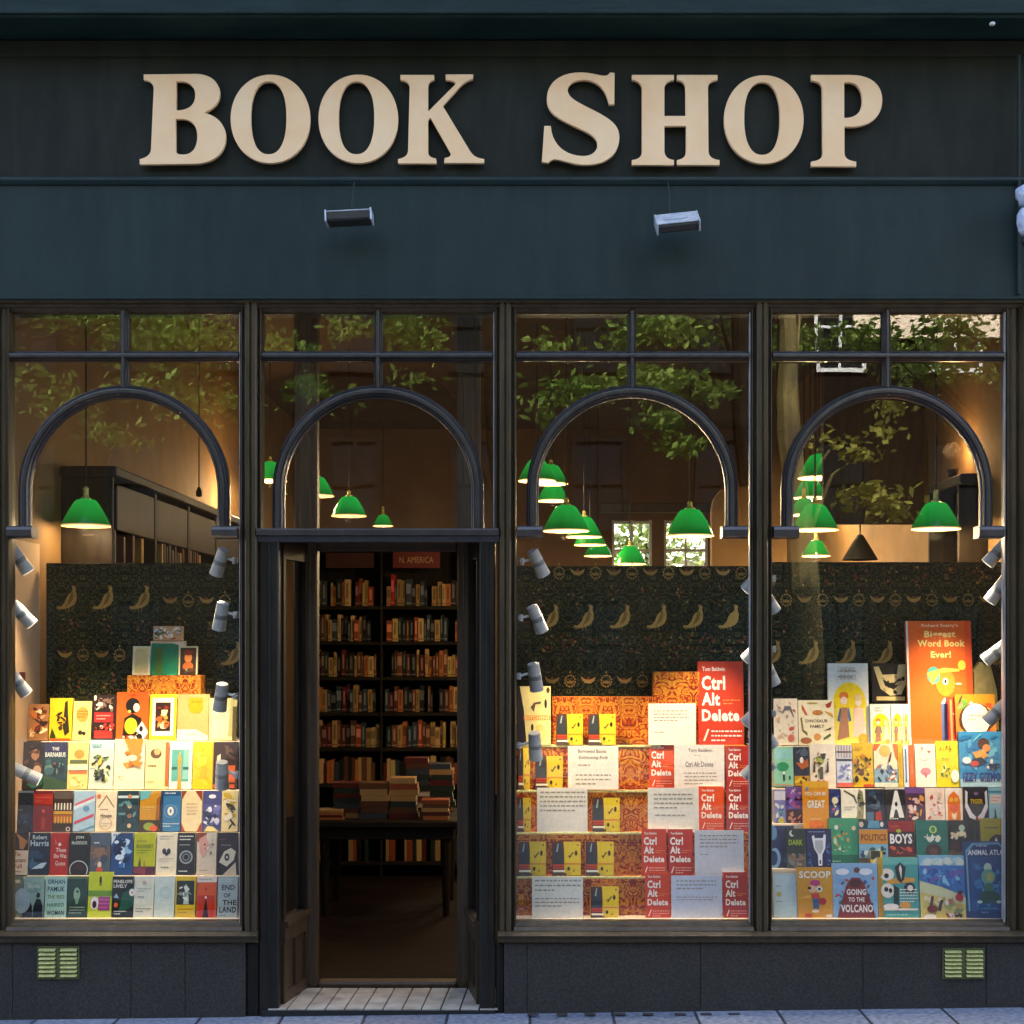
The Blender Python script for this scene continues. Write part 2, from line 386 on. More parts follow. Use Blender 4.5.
# windows
GY = .030
def arch_path(c, r, pyc, py_end, kx=1.0):
    cz = WZ(pyc); cx = WX(c); rr = r / 200.0; P = []
    zE = WZ(py_end)
    P.append((cx - rr * kx, zE, -1, 0))
    n = 40
    for i in range(n + 1):
        t = math.pi - math.pi * i / n
        P.append((cx + rr * kx * math.cos(t), cz + rr * math.sin(t), math.cos(t), math.sin(t)))
    P.append((cx + rr * kx, zE, 1, 0))
    return P
for k, (a, b, c) in enumerate(BAYS):
    xa, xb = WX(a), WX(b); zb = WZ(929) if k != 1 else WZ(542)
    win = part('display_window' if k != 1 else 'transom_window', 'frame', lambda q: (
        straight(q, xa + .004, zb, xa + .004, WZ(306), prof(.008, .034, -.012)),
        straight(q, xb - .004, zb, xb - .004, WZ(306), prof(.008, .034, -.012)),
        straight(q, xa, WZ(309.5), xb, WZ(309.5), [(-.018, .035), (-.018, .025), (-.010, .012), (.0, .004), (.014, -.006), (.014, .035)])))
    q = M(); q.bbox(xb - .018, xb - .0125, -.004, .027, zb + .03, WZ(312), .002); q.build('glazing_bead', 'bead', win)  # pale strip put in as the highlight along the right jamb
    q = M()
    straight(q, xa + .012, WZ(356), xb - .022, WZ(356), prof(.025, .028, -.022)); q.build('transom_bar', 'frameblack', win)
    q = M()
    straight(q, WX(c), WZ(389), WX(c), WZ(311), prof(.021, .028, -.018)); q.build('mullion', 'frameblack', win)
    q = M()
    if k != 1:
        q.sweep(prof(.031, .028, -.03), arch_path(c, 99.5, 491, 528)); q.build('arch', 'frameblack', win)
        for sx in (-1, 1):
            q = M(); x0 = WX(c) + sx * .447; x1 = WX(c) + sx * .572
            q.sweep([(-.032, .05), (-.032, -.03), (-.022, -.045), (.008, -.05), (.022, -.042), (.028, -.03), (.028, .05)], [(min(x0, x1), WZ(532), 0, 1), (max(x0, x1), WZ(532), 0, 1)])
            q.build('corbel', 'frameblack', win)
        q = M()   # bottom rail
        straight(q, xa, WZ(927), xb, WZ(927), [(-.022, .07), (-.022, -.03), (-.012, -.034), (.004, -.022), (.010, .002), (.020, .008), (.026, .02), (.026, .07)]); q.build('bottom_rail', 'frame', win)
        panes = [(xa, WX(c), 311, 356), (WX(c), xb, 311, 356), (xa, xb, 356, 925)]
    else:
        q.sweep(prof(.031, .028, -.03), arch_path(c, 99.5, 491, 529)); q.build('arch', 'frameblack', win)
        q = M(); straight(q, xa - .01, WZ(535), xb + .01, WZ(535), [(-.035, .07), (-.035, -.012), (-.024, -.02), (-.010, -.026), (-.004, -.048), (.020, -.05), (.030, -.040), (.034, .02), (.034, .07)]); q.build('door_transom', 'frameblack', win)
        panes = [(xa, WX(c), 311, 356), (WX(c), xb, 311, 356), (xa, xb, 356, 532)]
    for i, (x0, x1, p0, p1) in enumerate(panes):
        q = M(); q.box(x0 + .003, x1 - .003, GY, GY + .006, WZ(p1) + .003, WZ(p0) - .003)
        q.build('glass_pane', 'glass', win)
# sill and stall risers
def sillp(x0, x1): 
    def f(q):
        straight(q, x0, WZ(936), x1, WZ(936), [(-.030, .08), (-.030, -.03), (-.022, -.045), (.0, -.05), (.006, -.062), (.014, -.064), (.018, -.058), (.030, -.034), (.030, .08)])
    return f
XL0, XL1 = WX(-60), WX(259); XR0, XR1 = WX(498), WX(1090)
part('sill', 'frame', sillp(XL0, XL1)); part('sill', 'frame', sillp(XR0, XR1))
def riser(x0, x1, cuts):
    def f(q):
        xs = [x0] + [WX(c) for c in cuts] + [x1]
        for a, b in zip(xs, xs[1:]): q.bbox(a + .0007, b - .0007, -.02, .08, -.2, WZ(942), .003)
        q.box(x0, x1, .0, .4, -.2, WZ(942) - .002)
    return f
part('stall_riser', 'granite', riser(XL0, WX(246), [14, 132, 186]))
part('stall_riser', 'granite', riser(WX(504), XR1, [527, 700, 862, 985]))
# door posts and recessed splayed sides
def post(px0, px1, Y0=-.01, Y1=.07, top=541):
    def f(q):
        a, b = WX(px0), WX(px1)
        q.bbox(a, b, Y0, Y1, -.05, WZ(top), .006)
        c = (a + b) / 2
        q.bbox(c - .004, c + .004, Y0 - .006, Y0 - .001, .02, WZ(top) - .01, .002)
    return f
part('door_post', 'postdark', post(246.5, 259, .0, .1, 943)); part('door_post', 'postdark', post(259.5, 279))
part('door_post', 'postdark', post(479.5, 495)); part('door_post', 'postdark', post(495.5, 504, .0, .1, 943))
DY = .42
def splay(side):
    if side < 0: x0, x1 = WX(279), WX(306, DY)
    else: x0, x1 = WX(479), WX(470, DY)
    def P(t, z, off=0):       # point along the splay; off = outward (towards the doorway)
        dx, dy = x1 - x0, DY - .07; L = math.hypot(dx, dy); n = Vector((dy / L, -dx / L)) * (1 if side < 0 else -1)
        return (x0 + dx * t + n.x * off, .07 + dy * t + n.y * off, z)
    def slabp(q, t0, t1, z0, z1, o0, o1):
        b = len(q.v)
        q.v += [P(t0, z0, o0), P(t1, z0, o0), P(t0, z0, o1), P(t1, z0, o1), P(t0, z1, o0), P(t1, z1, o0), P(t0, z1, o1), P(t1, z1, o1)]
        for f in ((0, 2, 3, 1), (4, 5, 7, 6), (0, 1, 5, 4), (2, 6, 7, 3), (0, 4, 6, 2), (1, 3, 7, 5)): q.face([b + i for i in f])
    return slabp
for sd in (-1, 1):
    sp = splay(sd)
    q = M(); zr = WZ(916, .2)
    sp(q, 0, 1, .01, zr - .11, -.03, 0); sp(q, 0, 1, zr - .11, zr, -.03, .02); sp(q, 0, 1, zr - .03, zr - .002, .021, .035)
    sp(q, .0, .1, .01, zr - .111, .001, .015); sp(q, .9, 1, .01, zr - .111, .001, .015); sp(q, .47, .55, .01, zr - .111, .001, .012); sp(q, .1, .9, .01, .07, .001, .013)
    dado = q.build('recess_panelling', 'wood', bld)
    q = M(); sp(q, 0, .09, zr, WZ(540, .2), -.03, .012); sp(q, .9, 1, zr, WZ(540, .2), -.03, .012); sp(q, .09, .9, WZ(560, .2), WZ(540, .2), -.03, .01)
    sf = q.build('recess_window', 'darkwood', bld)
    q = M(); sp(q, .09, .9, zr, WZ(560, .2), -.012, -.008); q.build('glass_pane', 'glass', sf)
    q = M(); sp(q, .0, 1.0, 0.01, WZ(540, .2), -.075, -.065); q.build('backing_board', 'darkwood', bld)
def inner(q):
    for a, b in ((294, 317), (457, 480)):
        q.bbox(WX(a, DY), WX(b, DY), DY, DY + .09, .005, CEIL - .01, .008)
        m_ = (WX(a, DY) + WX(b, DY)) / 2
        q.bbox(m_ - .03, m_ + .03, DY - .014, DY - .001, .03, 3.6, .006)
    q.bbox(WX(317, DY) + .001, WX(457, DY) - .001, DY, DY + .08, WZ(551, DY), WZ(541, DY), .006)
    q.bbox(WX(262, DY), WX(495, DY), .105, DY - .016, WZ(538, DY) - .02, WZ(538, DY), .004)   # soffit of the recess
    q.bbox(WX(317, DY), WX(457, DY), DY, DY + .10, .0, .035, .01)
part('inner_door_frame', 'wood', inner)
def thr():
    m, nt, b = newmat('white_threshold_tiles')
    v = coords(nt)
    n = N(nt, 'ShaderNodeTexNoise', i_Scale=9, i_Detail=6); nt.links.new(v, n.inputs['Vector'])
    nt.links.new(ramp(nt, n.outputs['Fac'], [(.3, (.30, .26, .20)), (.65, (.52, .48, .40))]), b.inputs['Base Color']); b.inputs['Roughness'].default_value = .35
    return m
MT['tile'] = thr()
q = M(); q.box(WX(262), WX(495), -.02, DY, -.2, .002, 1)
for i in range(12):
    for j in range(4):
        sk = .02; yy0, yy1 = -.015 + j * .1065, -.015 + (j + 1) * .1065 - .006
        x0 = WX(268) + i * .096 + sk * j / 4; b = len(q.v); g = .004; s4 = sk / 4
        pts = [(x0 + g, yy0), (x0 + .096 - g, yy0), (x0 + .096 - g + s4, yy1), (x0 + g + s4, yy1)]
        q.v += [(x, y, .003) for x, y in pts] + [(x, y, .010) for x, y in pts]
        for f in ((0, 1, 5, 4), (1, 2, 6, 5), (2, 3, 7, 6), (3, 0, 4, 7), (4, 5, 6, 7)): q.face([b + k for k in f])
tag(q.build('threshold_step', ['tile', 'black']), kind='structure')

# ---------------------------------------------------------------- interior shell
YB = 9.6
slab('floor', RX0, RX1, DY + .1, YB, .02, 'floorwood', .2)
def walls():
    q = M(); q.box(RX0 - .1, RX0, .12, YB, -.1, CEIL); tag(q.build('wall_left', 'ochre'), kind='structure')
    q = M(); q.box(RX1, RX1 + .1, .12, YB, -.1, CEIL); tag(q.build('wall_right', 'ochre'), kind='structure')
    q = M(); q.box(RX0, RX1, .12, YB + .2, CEIL, CEIL + .14); tag(q.build('ceiling', 'ceil'), kind='structure')
    # back wall with three window openings
    q = M(); ops = [(WX(612, YB), WX(652, YB)), (WX(664, YB), WX(708, YB)), (WX(716, YB), WX(760, YB))]
    z0, z1 = 2.0, WZ(520, YB); xs = [RX0] + [v for o in ops for v in o] + [RX1]
    q.box(RX0, RX1, YB, YB + .2, -.1, z0); q.box(RX0, RX1, YB, YB + .2, z1, CEIL)
    for i in range(0, len(xs), 2): q.box(xs[i], xs[i + 1], YB, YB + .2, z0, z1)
    tag(q.build('wall_back', 'backwall'), kind='structure')
    for k, (a, b) in enumerate(ops):
        wn = thing('sash_window', ['left white sash window in the back wall of the shop, bright daylight behind', 'middle white sash window in the back wall, behind the big green pendant', 'right white sash window in the back wall, half hidden at the window edge'][k], 'window', ((a + b) / 2, YB, z0), 'sash windows in the back wall')
        q = M()
        for x0, x1 in ((a, a + .03), (b - .03, b), ((a + b) / 2 - .012, (a + b) / 2 + .012)): q.box(x0, x1, YB + .02, YB + .07, z0, z1)
        for zz in (z0, z0 + .3, z0 + .6, z0 + .9, z1 - .04): q.box(a + .031, b - .031, YB + .025, YB + .065, zz, zz + .03)
        q.build('frame', 'steel', wn)
        q = M(); q.box(a + .01, b - .01, YB + .075, YB + .08, z0, z1); q.build('glass_pane', 'glass', wn)
walls()
q = M(); q.bbox(WX(600, 7), WX(735, 7), 7.0, 7.12, WZ(512, 7), WZ(503, 7), .01)
bm_ = q.build('ceiling_beam', 'darkwood', origin=(1.2, 7, 3.0)); tag(bm_, 'dark wooden beam crossing the back of the room above the sash windows', 'beam')
# added wall in the court, cutting the sky glare in the back windows
q = M(); q.box(-12, 12, 14.0, 14.3, 0, 3.05); tag(q.build('rear_boundary_wall', mat('blue_grey_render', (.42, .52, .62), (.66, .72, .78), .8, 1.2), origin=(0, 14, 0)), 'pale blue grey wall of the court glimpsed through the back sash windows', 'wall')
slab('garden', -20, 20, 11.2, 30, 0, 'asphalt', .3)

exec_parts = True
# ---------------------------------------------------------------- shop sign letters (outlines in sheet units, set out on the fascia)
LET = {
 'B': ["M144.5 75.5 L196 75 C212 75 220 84 220 94 C220 103 214 110 203 113.5 C217 116 226 125 226 138 C226 154 213 164.5 194 164.5 L140.5 165 L140.5 160 C146 159 151.5 156 151.8 150 L154.5 90 C154.5 84 150 81 144.5 80.5 Z",
       "M176.5 82 L176.5 111.5 C188 111.5 196 107 196 96 C196 86 188 82 182 82 Z", "M176 119.5 L176 152 C177 155 180 155.5 184 155.5 C194 155.5 198 147 198 137 C198 125 191 119.5 182 119.5 Z"],
 'K': ["M400.8 76 L434 76 L434 80.5 C430 81.5 428 83 428 88 L428 113 L455 86 C457 83.5 456 81.5 446 80.5 L446 75.5 L473 75.5 L472.5 79.5 C467 81 464 83 460 87 L442.5 106.5 L470 152 C474 158 478 159 484 160 L484 163.5 L444.5 163.5 L445 159 C451 158 452.5 156 450 152 L430.5 118 L428 121 L428 152 C428 157 431 158.5 436 159.5 L436.5 164 L398.5 164 L398.5 160 C405 158.5 408 156.5 408.5 151 L410 89 C410 83.5 407 81.5 400.8 80.5 Z"],
 'S': ["M614.3 74 L614 104.8 L609 105 C606 88 596 81 584 80.5 C573 80.5 567 85 567.5 91.5 C568 98 575 102 589 109 C609 119 619 125 619 138 C619 155 606 165.5 585 165.5 C572 165.5 562 160 555 160 C551 160 549.5 162 548 163.5 L542 162.5 L544.5 127 L550.5 127 C552 146 565 156.5 583 157 C592 157 597.5 152 597.5 145.5 C597.5 138 590 134 577 128 C557 119 546.5 113 547 99 C547.5 83 561 73.5 580 73.5 C594 73.5 601 78 606.5 76.5 C608 76 609 75 610 73.5 Z"],
 'H': ["M632 76 L673.5 76 L673.5 80.5 C667 81.5 664 84 664 90 L664 117 L685.5 117 L685.5 90 C685.5 84 683 81.5 677 80.5 L677 76 L717 76 L717 80.5 C710 81.5 707.5 84 707.5 90 L708 151 C708 157 711 160 719 161 L719 165.5 L677 165.5 L677 161 C683 160 686 157.5 686 151 L686 126.5 L664 126.5 L664 151 C664 157 667 160 673.5 161 L673.5 165.5 L632 165.5 L632 161 C639 160 642 157.5 642 151 L642 90 C642 84 638 81.5 632 80.5 Z"],
 'P': ["M811 76 L850 76 C871 76 881.5 86 881.5 101 C881.5 118 869 127.5 850 127.5 L843.8 127 L843.8 153 C843.8 159 847 161.5 855.5 162.5 L855.5 167 L811 167 L811 162.5 C819 161.5 822.5 159 822.5 153 L822 90 C822 84 818 82 811 81 Z",
       "M843.5 83 L843.5 119 C856 119 862 113 862 101 C862 89 856 83 848 83 Z"]}
def ell(cx, cy, rx, ry, e=1.0):
    return [(cx + rx * math.copysign(abs(math.cos(t)) ** e, math.cos(t)), cy + ry * math.copysign(abs(math.sin(t)) ** e, math.sin(t))) for t in [2 * math.pi * i / 64 for i in range(64)]]
def parse(d):
    tk = d.replace('Z', '').split(); i = 0; P = []
    nums = lambda n: [float(x) for x in tk[i:i + n]]
    cmd = None
    while i < len(tk):
        t = tk[i]
        if t[0] in 'MLC':
            cmd = t[0]; tk[i] = t[1:]
            if not tk[i]: i += 1; continue
        if cmd in 'ML': x, y = nums(2); i += 2; P.append((x, y))
        else:
            a = nums(6); i += 6; x0, y0 = P[-1]
            for k in range(1, 11):
                u = k / 10; v = 1 - u
                P.append((v**3 * x0 + 3 * v * v * u * a[0] + 3 * v * u * u * a[2] + u**3 * a[4], v**3 * y0 + 3 * v * v * u * a[1] + 3 * v * u * u * a[3] + u**3 * a[5]))
    return P
def letter_mesh(outs, Y, t=.022, bev=.0012):
    cu = bpy.data.curves.new('letter', 'CURVE'); cu.dimensions = '2D'; cu.fill_mode = 'BOTH'
    for P in outs:
        Q = [(WX(x, Y), WZ(y, Y)) for x, y in P]
        sp = cu.splines.new('POLY'); sp.points.add(len(Q) - 1); sp.use_cyclic_u = True
        for pt, (x, z) in zip(sp.points, Q): pt.co = (x, z, 0, 1)
    cu.extrude = t / 2; cu.bevel_depth = bev; cu.bevel_resolution = 1
    o = bpy.data.objects.new('tmp', cu); COL.objects.link(o); bpy.context.view_layer.update()
    me = bpy.data.meshes.new_from_object(o.evaluated_get(bpy.context.evaluated_depsgraph_get()))
    bpy.data.objects.remove(o); bpy.data.curves.remove(cu)
    me.transform(Matrix(((1, 0, 0, 0), (0, 0, -1, Y), (0, 1, 0, 0), (0, 0, 0, 1))))
    return me
LY = -.032
sign = thing('shop_sign', 'raised cream serif capital letters reading BOOK SHOP across the dark fascia', 'sign', W(512, 165, LY))
def add_letter(outs, ch):
    me = letter_mesh(outs, LY); me.transform(Matrix.Translation(-ORG[sign.name]))
    me.materials.append(MT['gold']); o = bpy.data.objects.new('letter', me); COL.objects.link(o); o.parent = sign
    o['label'] = 'cream capital letter ' + ch
O = lambda cx, cy: [ell(cx, cy, 39.5, 44, .97), ell(cx - 1.8, cy - 1, 18, 36.5, .86)]
for ch in 'BOoKSHÖP':
    if ch in LET: add_letter([parse(d) for d in LET[ch]], ch)
add_letter(O(270.8, 119.7), 'O, first of the pair in BOOK'); add_letter(O(358.5, 119.7), 'O, second of the pair in BOOK'); add_letter(O(763.5, 120.3), 'O in SHOP')

# ---------------------------------------------------------------- floodlights, bracket, vents
def flood(x0, x1, py0, py1, lab, tilt, roll, xs, open_):
    cx = WX((x0 + x1) / 2, -.2); cz = WZ((py0 + py1) / 2, -.2); t = thing('floodlight', lab, 'floodlight', (cx, -.05, cz), 'sign floodlights')
    q = M(); hw = (x1 - x0) / 2 * 6.8 / F
    ca, sa = math.cos(tilt), math.sin(tilt); cr, sr = math.cos(roll), math.sin(roll)
    def T(p):
        x, y, z = p; y, z = y * ca - z * sa, y * sa + z * ca; x, z = x * cr - z * sr, x * sr + z * cr
        return (cx + x, -.2 + y, cz + z)
    q.bbox(-hw, hw, -.055, .055, -.024, .020, .008); q.v = [T(v) for v in q.v]; q.build('housing', 'flood', t)
    q = M(); q.bbox(-hw * .97, hw * .97, -.05, .05, .0205, .027, .002)
    q.bbox(-hw * .6, hw * .5, -.02, .015, .0275, .031, .002)
    for sx in (-1, 1): q.bbox(sx * hw * 1.0 - .004, sx * hw * 1.0 + .004, -.06, .05, -.028, .03, .002)
    q.v = [T(v) for v in q.v]; q.build('reflector', 'floodglass', t)
    q = M(); sx = WX(xs, -.12)
    q.tube((sx, -.075, WZ(182, -.08)), (sx, -.11, WZ(190, -.1)), .004); q.tube((sx, -.11, WZ(190, -.1)), (sx, -.175, cz + .03), .004); q.tube((sx, -.175, cz + .031), (sx, -.19, cz + .012), .009)
    q.build('arm', 'teal', t)
flood(327, 372, 209, 228, 'dark floodlight box facing down under the sign, with a thin bright top edge', R(-2), R(3), 353, 0)
flood(656, 698, 212, 233, 'tilted floodlight under the sign showing its pale blue metal top', R(42), R(6), 669, 1)
t = thing('wall_lantern', 'pale blue enamelled lantern bracket at the right edge of the shop front', 'lantern', W(1027, 215, -.2))
q = M(); cx, cy = WX(1029, -.2), -.2
zz = lambda py: WZ(py, -.2)
q.lathe([(.0, zz(184)), (.03, zz(185)), (.064, zz(189)), (.062, zz(197)), (.05, zz(200)), (.046, zz(205)), (.0, zz(206))], cx, cy, 0, 20); q.build('cap', 'bracket', t, smooth=True)
q = M(); q.lathe([(0, zz(208)), (.04, zz(208.5)), (.056, zz(214)), (.058, zz(222)), (.05, zz(230)), (.036, zz(235)), (.0, zz(236))], cx, cy, 0, 20); q.build('globe', 'bracket', t, smooth=True)
q = M(); q.lathe([(0, zz(236.5)), (.03, zz(237)), (.04, zz(241)), (.03, zz(245)), (0, zz(247))], cx, cy, 0, 16); q.tube((cx, -.19, zz(207)), (cx, -.06, zz(207)), .012); q.tube((cx, -.2, zz(200)), (cx, -.2, zz(240)), .01); q.build('bracket_arm', 'flood', t, smooth=True)
q = M(); q.lathe([(0, -.008), (.012, -.006), (.014, 0), (.012, .006), (0, .008)], WX(993, -.3), -.29, WZ(23, -.3), 10); tag(q.build('alarm_sensor', 'steel', origin=W(993, 23, -.3)), 'tiny white sensor under the cornice at the top right', 'sensor')
def vent(px0, py0, px1, py1, lab):
    a, b, z0, z1 = WX(px0), WX(px1), WZ(py1), WZ(py0); t = thing('air_vent', lab, 'vent', ((a + b) / 2, -.02, z0), 'brass air vents in the stall riser')
    q = M(); e = .008; c = (a + b) / 2
    q.bbox(a, b, -.030, -.0205, z0, z0 + e, .002); q.bbox(a, b, -.030, -.0205, z1 - e, z1, .002)
    for x0, x1 in ((a, a + e), (b - e, b), (c - .010, c + .010)): q.bbox(x0, x1, -.0295, -.0205, z0 + e, z1 - e, .002)
    q.build('frame', 'brassdark', t)
    q = M(); q.box(a + .003, b - .003, -.0225, -.0203, z0 + .003, z1 - .003); q.build('backing', 'ventback', t)
    n = 7; p = (z1 - z0 - 2 * e) / n
    for side, (x0, x1) in enumerate(((a + e + .003, c - .013), (c + .013, b - e - .003))):
        for i in range(n):
            zc = z0 + e + p * (i + .5); q = M(); b0 = len(q.v)
            q.v += [(x0, -.0225, zc + p * .38), (x1, -.0225, zc + p * .38), (x0, -.042, zc - p * .02), (x1, -.042, zc - p * .02), (x0, -.040, zc - p * .24), (x1, -.040, zc - p * .24), (x0, -.0225, zc + p * .1), (x1, -.0225, zc + p * .1)]
            for f in ((0, 2, 3, 1), (2, 4, 5, 3), (4, 6, 7, 5), (0, 1, 7, 6), (0, 6, 4, 2), (1, 3, 5, 7)): q.face([b0 + k for k in f])
            q.build('slat', 'brass', t)
vent(39, 945, 81, 978, 'yellowed brass air vent below the left display window'); vent(941, 947, 983, 978, 'yellowed brass air vent below the right display window')

# ---------------------------------------------------------------- pendants
PEND = [  # px, py of rim, width px, label
 (86, 526, 48, 'green glass pendant hanging alone in the left window'),
 (270, 481, 34, 'upper green pendant at the left edge of the transom window over the door'),
 (273, 494, 28, 'green pendant just below another at the left edge of the transom window'),
 (317, 496, 34, 'green pendant half hidden by the left door post'),
 (349, 516, 35, 'green pendant in the middle of the transom arch over the door'),
 (383, 526, 20, 'small pale green pendant resting just above the door transom'),
 (537, 481, 38, 'highest green pendant at the left edge of the third window, cut by its arch'),
 (551, 484, 34, 'green pendant right behind the highest one in the third window'),
 (553, 501, 32, 'green pendant second down the slanting row in the third window'),
 (566, 531, 46, 'large green pendant at the front of the slanting row in the third window'),
 (584, 537, 36, 'green pendant partly behind the large one in the third window'),
 (590, 545, 32, 'green pendant near the low end of the slanting row in the third window'),
 (598, 556, 28, 'small green pendant last in the slanting row in the third window'),
 (630, 564, 32, 'green pendant in front of the left sash window, just above the display panel'),
 (690, 536, 48, 'large green pendant in front of the middle sash window, right of the third arch'),
 (819, 478, 42, 'topmost green pendant in the cluster of the right window'),
 (810, 498, 34, 'green pendant second from top of the cluster in the right window'),
 (804, 515, 30, 'green pendant third from top of the cluster in the right window, left behind the big one'),
 (815, 530, 46, 'large lit green pendant at the front of the cluster in the right window'),
 (816, 556, 28, 'small green pendant low in the right window just above the display panel'),
 (936, 529, 48, 'large green pendant hanging alone at the right of the right window')]
for i, (px, py, wd, lab) in enumerate(PEND):
    y = {86: .80, 936: .86, 816: 3.6, 810: 4.6, 804: 4.3}.get(px, min(.30 * F / wd - D, 8.6)); c = W(px, py, y); r = .15 * (wd * (D + y) / F / .30)
    t = thing('pendant_lamp', lab, 'pendant lamp', c, 'green glass pendant lamps')
    k = r / .15
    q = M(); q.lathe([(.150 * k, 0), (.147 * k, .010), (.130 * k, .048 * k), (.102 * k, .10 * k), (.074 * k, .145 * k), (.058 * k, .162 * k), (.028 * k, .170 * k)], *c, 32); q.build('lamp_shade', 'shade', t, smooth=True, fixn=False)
    q = M(); q.lathe([(.150 * k, -.003), (.1515 * k, 0), (.150 * k, .005)], *c, 32); q.lathe([(.149 * k, -.003), (.144 * k, .010), (.126 * k, .046 * k), (.098 * k, .097 * k), (.07 * k, .141 * k), (.03 * k, .160 * k)], *c, 32); q.build('lining', 'shadein', t, smooth=True, fixn=False)
    q = M(); q.lathe([(0, .165 * k), (.034 * k, .166 * k), (.032 * k, .174 * k), (.016, .184 * k), (.014, .200), (.018, .204), (.014, .212), (.004, .222), (0, .222)], *c, 14); q.build('cap', 'brass', t, smooth=True)
    q = M(); q.tube((c.x, c.y, c.z + .22), (c.x, c.y, CEIL - .002), .0055, n=6); q.build('cord', 'black', t)
    q = M(); q.lathe([(0, .015), (.02, .022), (.032, .045), (.028, .07), (.014, .10), (0, .105)], *c, 12); q.build('bulb', 'bulb', t, smooth=True)
    lamp('POINT', 'bulb_light', (c.x, c.y, c.z - .01), (1.1 if px < 100 else 1.0 if 300 < px < 400 else 3.4), (1, .72, .40), t, shadow_soft_size=.05)
c = W(860, 560, 2.5)
t = thing('pendant_lamp', 'unlit black conical pendant in the right window', 'pendant lamp', c, 'black pendant')
q = M(); q.lathe([(.12, 0), (.115, .01), (.045, .13), (.02, .17), (.0, .175)], *c, 24); q.build('lamp_shade', 'shadedark', t, smooth=True)
q = M(); q.tube((c.x, c.y, c.z + .17), (c.x, c.y, CEIL - .002), .005, n=6); q.build('cord', 'black', t)
c = W(199, 497, 1.6)
t = thing('ceiling_hook', 'thin black cord with a small hook hanging in the left window arch', 'hanging cord', c)
q = M(); q.tube((c.x, c.y, c.z + .06), (c.x, c.y, CEIL - .002), .004, n=6); q.build('cord', 'black', t)
q = M(); q.lathe([(0, 0), (.018, .005), (.02, .03), (.008, .06), (0, .06)], *c, 10); q.build('socket', 'darkwood', t, smooth=True)

# ---------------------------------------------------------------- display spotlights on the window jambs
SPOTS = [  # px, py centre, angle of the body in the sheet (deg from vertical, + leans to lower right), side the bracket comes from, label
 (20, 560, 30, -1, 'top spotlight on the left jamb of the left window'), (22, 614, 38, -1, 'second spotlight down the left jamb of the left window'),
 (18, 683, 32, -1, 'third spotlight down the left jamb of the left window'), (26, 774, 60, -1, 'lowest spotlight on the left jamb of the left window, turned sideways'),
 (220, 562, -22, 1, 'top spotlight on the right jamb of the left window'), (221, 616, -14, 1, 'second spotlight down the right jamb of the left window'),
 (221, 697, -10, 1, 'third spotlight down the right jamb of the left window'), (222, 775, -4, 1, 'lowest spotlight on the right jamb of the left window'),
 (538, 563, 26, -1, 'top spotlight on the left jamb of the third window'), (537, 619, 22, -1, 'second spotlight down the left jamb of the third window'),
 (535, 677, 8, -1, 'third spotlight down the left jamb of the third window'), (535, 746, 4, -1, 'lowest spotlight on the left jamb of the third window'),
 (755, 580, -40, 1, 'top spotlight peeking past the right jamb of the third window'), (755, 650, -40, 1, 'second spotlight peeking past the right jamb of the third window'),
 (755, 714, -42, 1, 'third spotlight peeking past the right jamb of the third window'), (755, 767, -42, 1, 'lowest spotlight peeking past the right jamb of the third window'),
 (997, 553, -38, 1, 'top spotlight on the right jamb of the right window'), (998, 590, -32, 1, 'second spotlight down the right jamb of the right window'),
 (996, 652, -48, 1, 'third spotlight down the right jamb of the right window'), (997, 712, -40, 1, 'lowest spotlight on the right jamb of the right window'),
 (768, 600, 34, -1, 'spotlight mostly hidden behind the left jamb of the right window, uppermost'), (769, 672, 26, -1, 'small white spotlight end peeking past the left jamb of the right window'),  # upper and lowest of these spots are added to light the books evenly
 (766, 735, 34, -1, 'spotlight mostly hidden behind the left jamb of the right window, lowest')]
SPOTE = 1.4
for i, (px, py, ang, sd, lab) in enumerate(SPOTS):
    y = .17; c = W(px, py, y); t = thing('spotlight', lab, 'spotlight', c, 'display spotlights')
    a = R(ang); ax = Vector((math.sin(a) * .93, .30, -math.cos(a) * .93)).normalized()
    p0, p1 = c - ax * .072, c + ax * .072
    q = M(); q.tube(p0, c - ax * .012, .030, .033, 18); q.tube(c + ax * .012, p1, .033, .036, 18); q.build('housing', 'steel', t)
    q = M(); q.tube(c - ax * .0118, c + ax * .0118, .031, .031, 18, caps=False)
    for k in range(3): q.tube(c + ax * (-.008 + k * .007), c + ax * (-.005 + k * .007), .0335, .0335, 18)
    q.build('heat_sink', 'ribbed', t)
    q = M(); q.tube(p1 + ax * .0004, p1 + ax * .002, .030, .030, 18); q.build('lens', 'lens', t)
    jx = c.x + sd * .085
    q = M(); q.tube(c - ax * .02 + Vector((sd * .028, 0, 0)), (jx, .13, c.z + .005), .007); q.tube((jx, .13, c.z + .005), (jx, .085, c.z + .005), .010); q.tube((jx, .13, c.z - .012), (jx, .13, c.z + .022), .014); q.build('bracket', 'steel', t)
    l = lamp('SPOT', 'spot_beam', p1 + ax * .01, SPOTE * (1.5 if px > 765 or px < 30 or 210 < px < 230 else 1.5) * (6.0 if py < 600 else 2.3 if py < 640 else .17 if py < 700 else .05) * (.45 if 760 < px < 775 else 1), (1, .77, .50), t, spot_size=R(80 if py < 640 else 125), spot_blend=.75, shadow_soft_size=.03)
    tgt = W({-1: px + 95, 1: px - 95}[sd], 915 if py < 600 else 870 if py < 640 else min(py + 170, 910), .22) if i not in () else None
    l.rotation_euler = (tgt - (p1 + ax * .01)).to_track_quat('-Z', 'Y').to_euler()
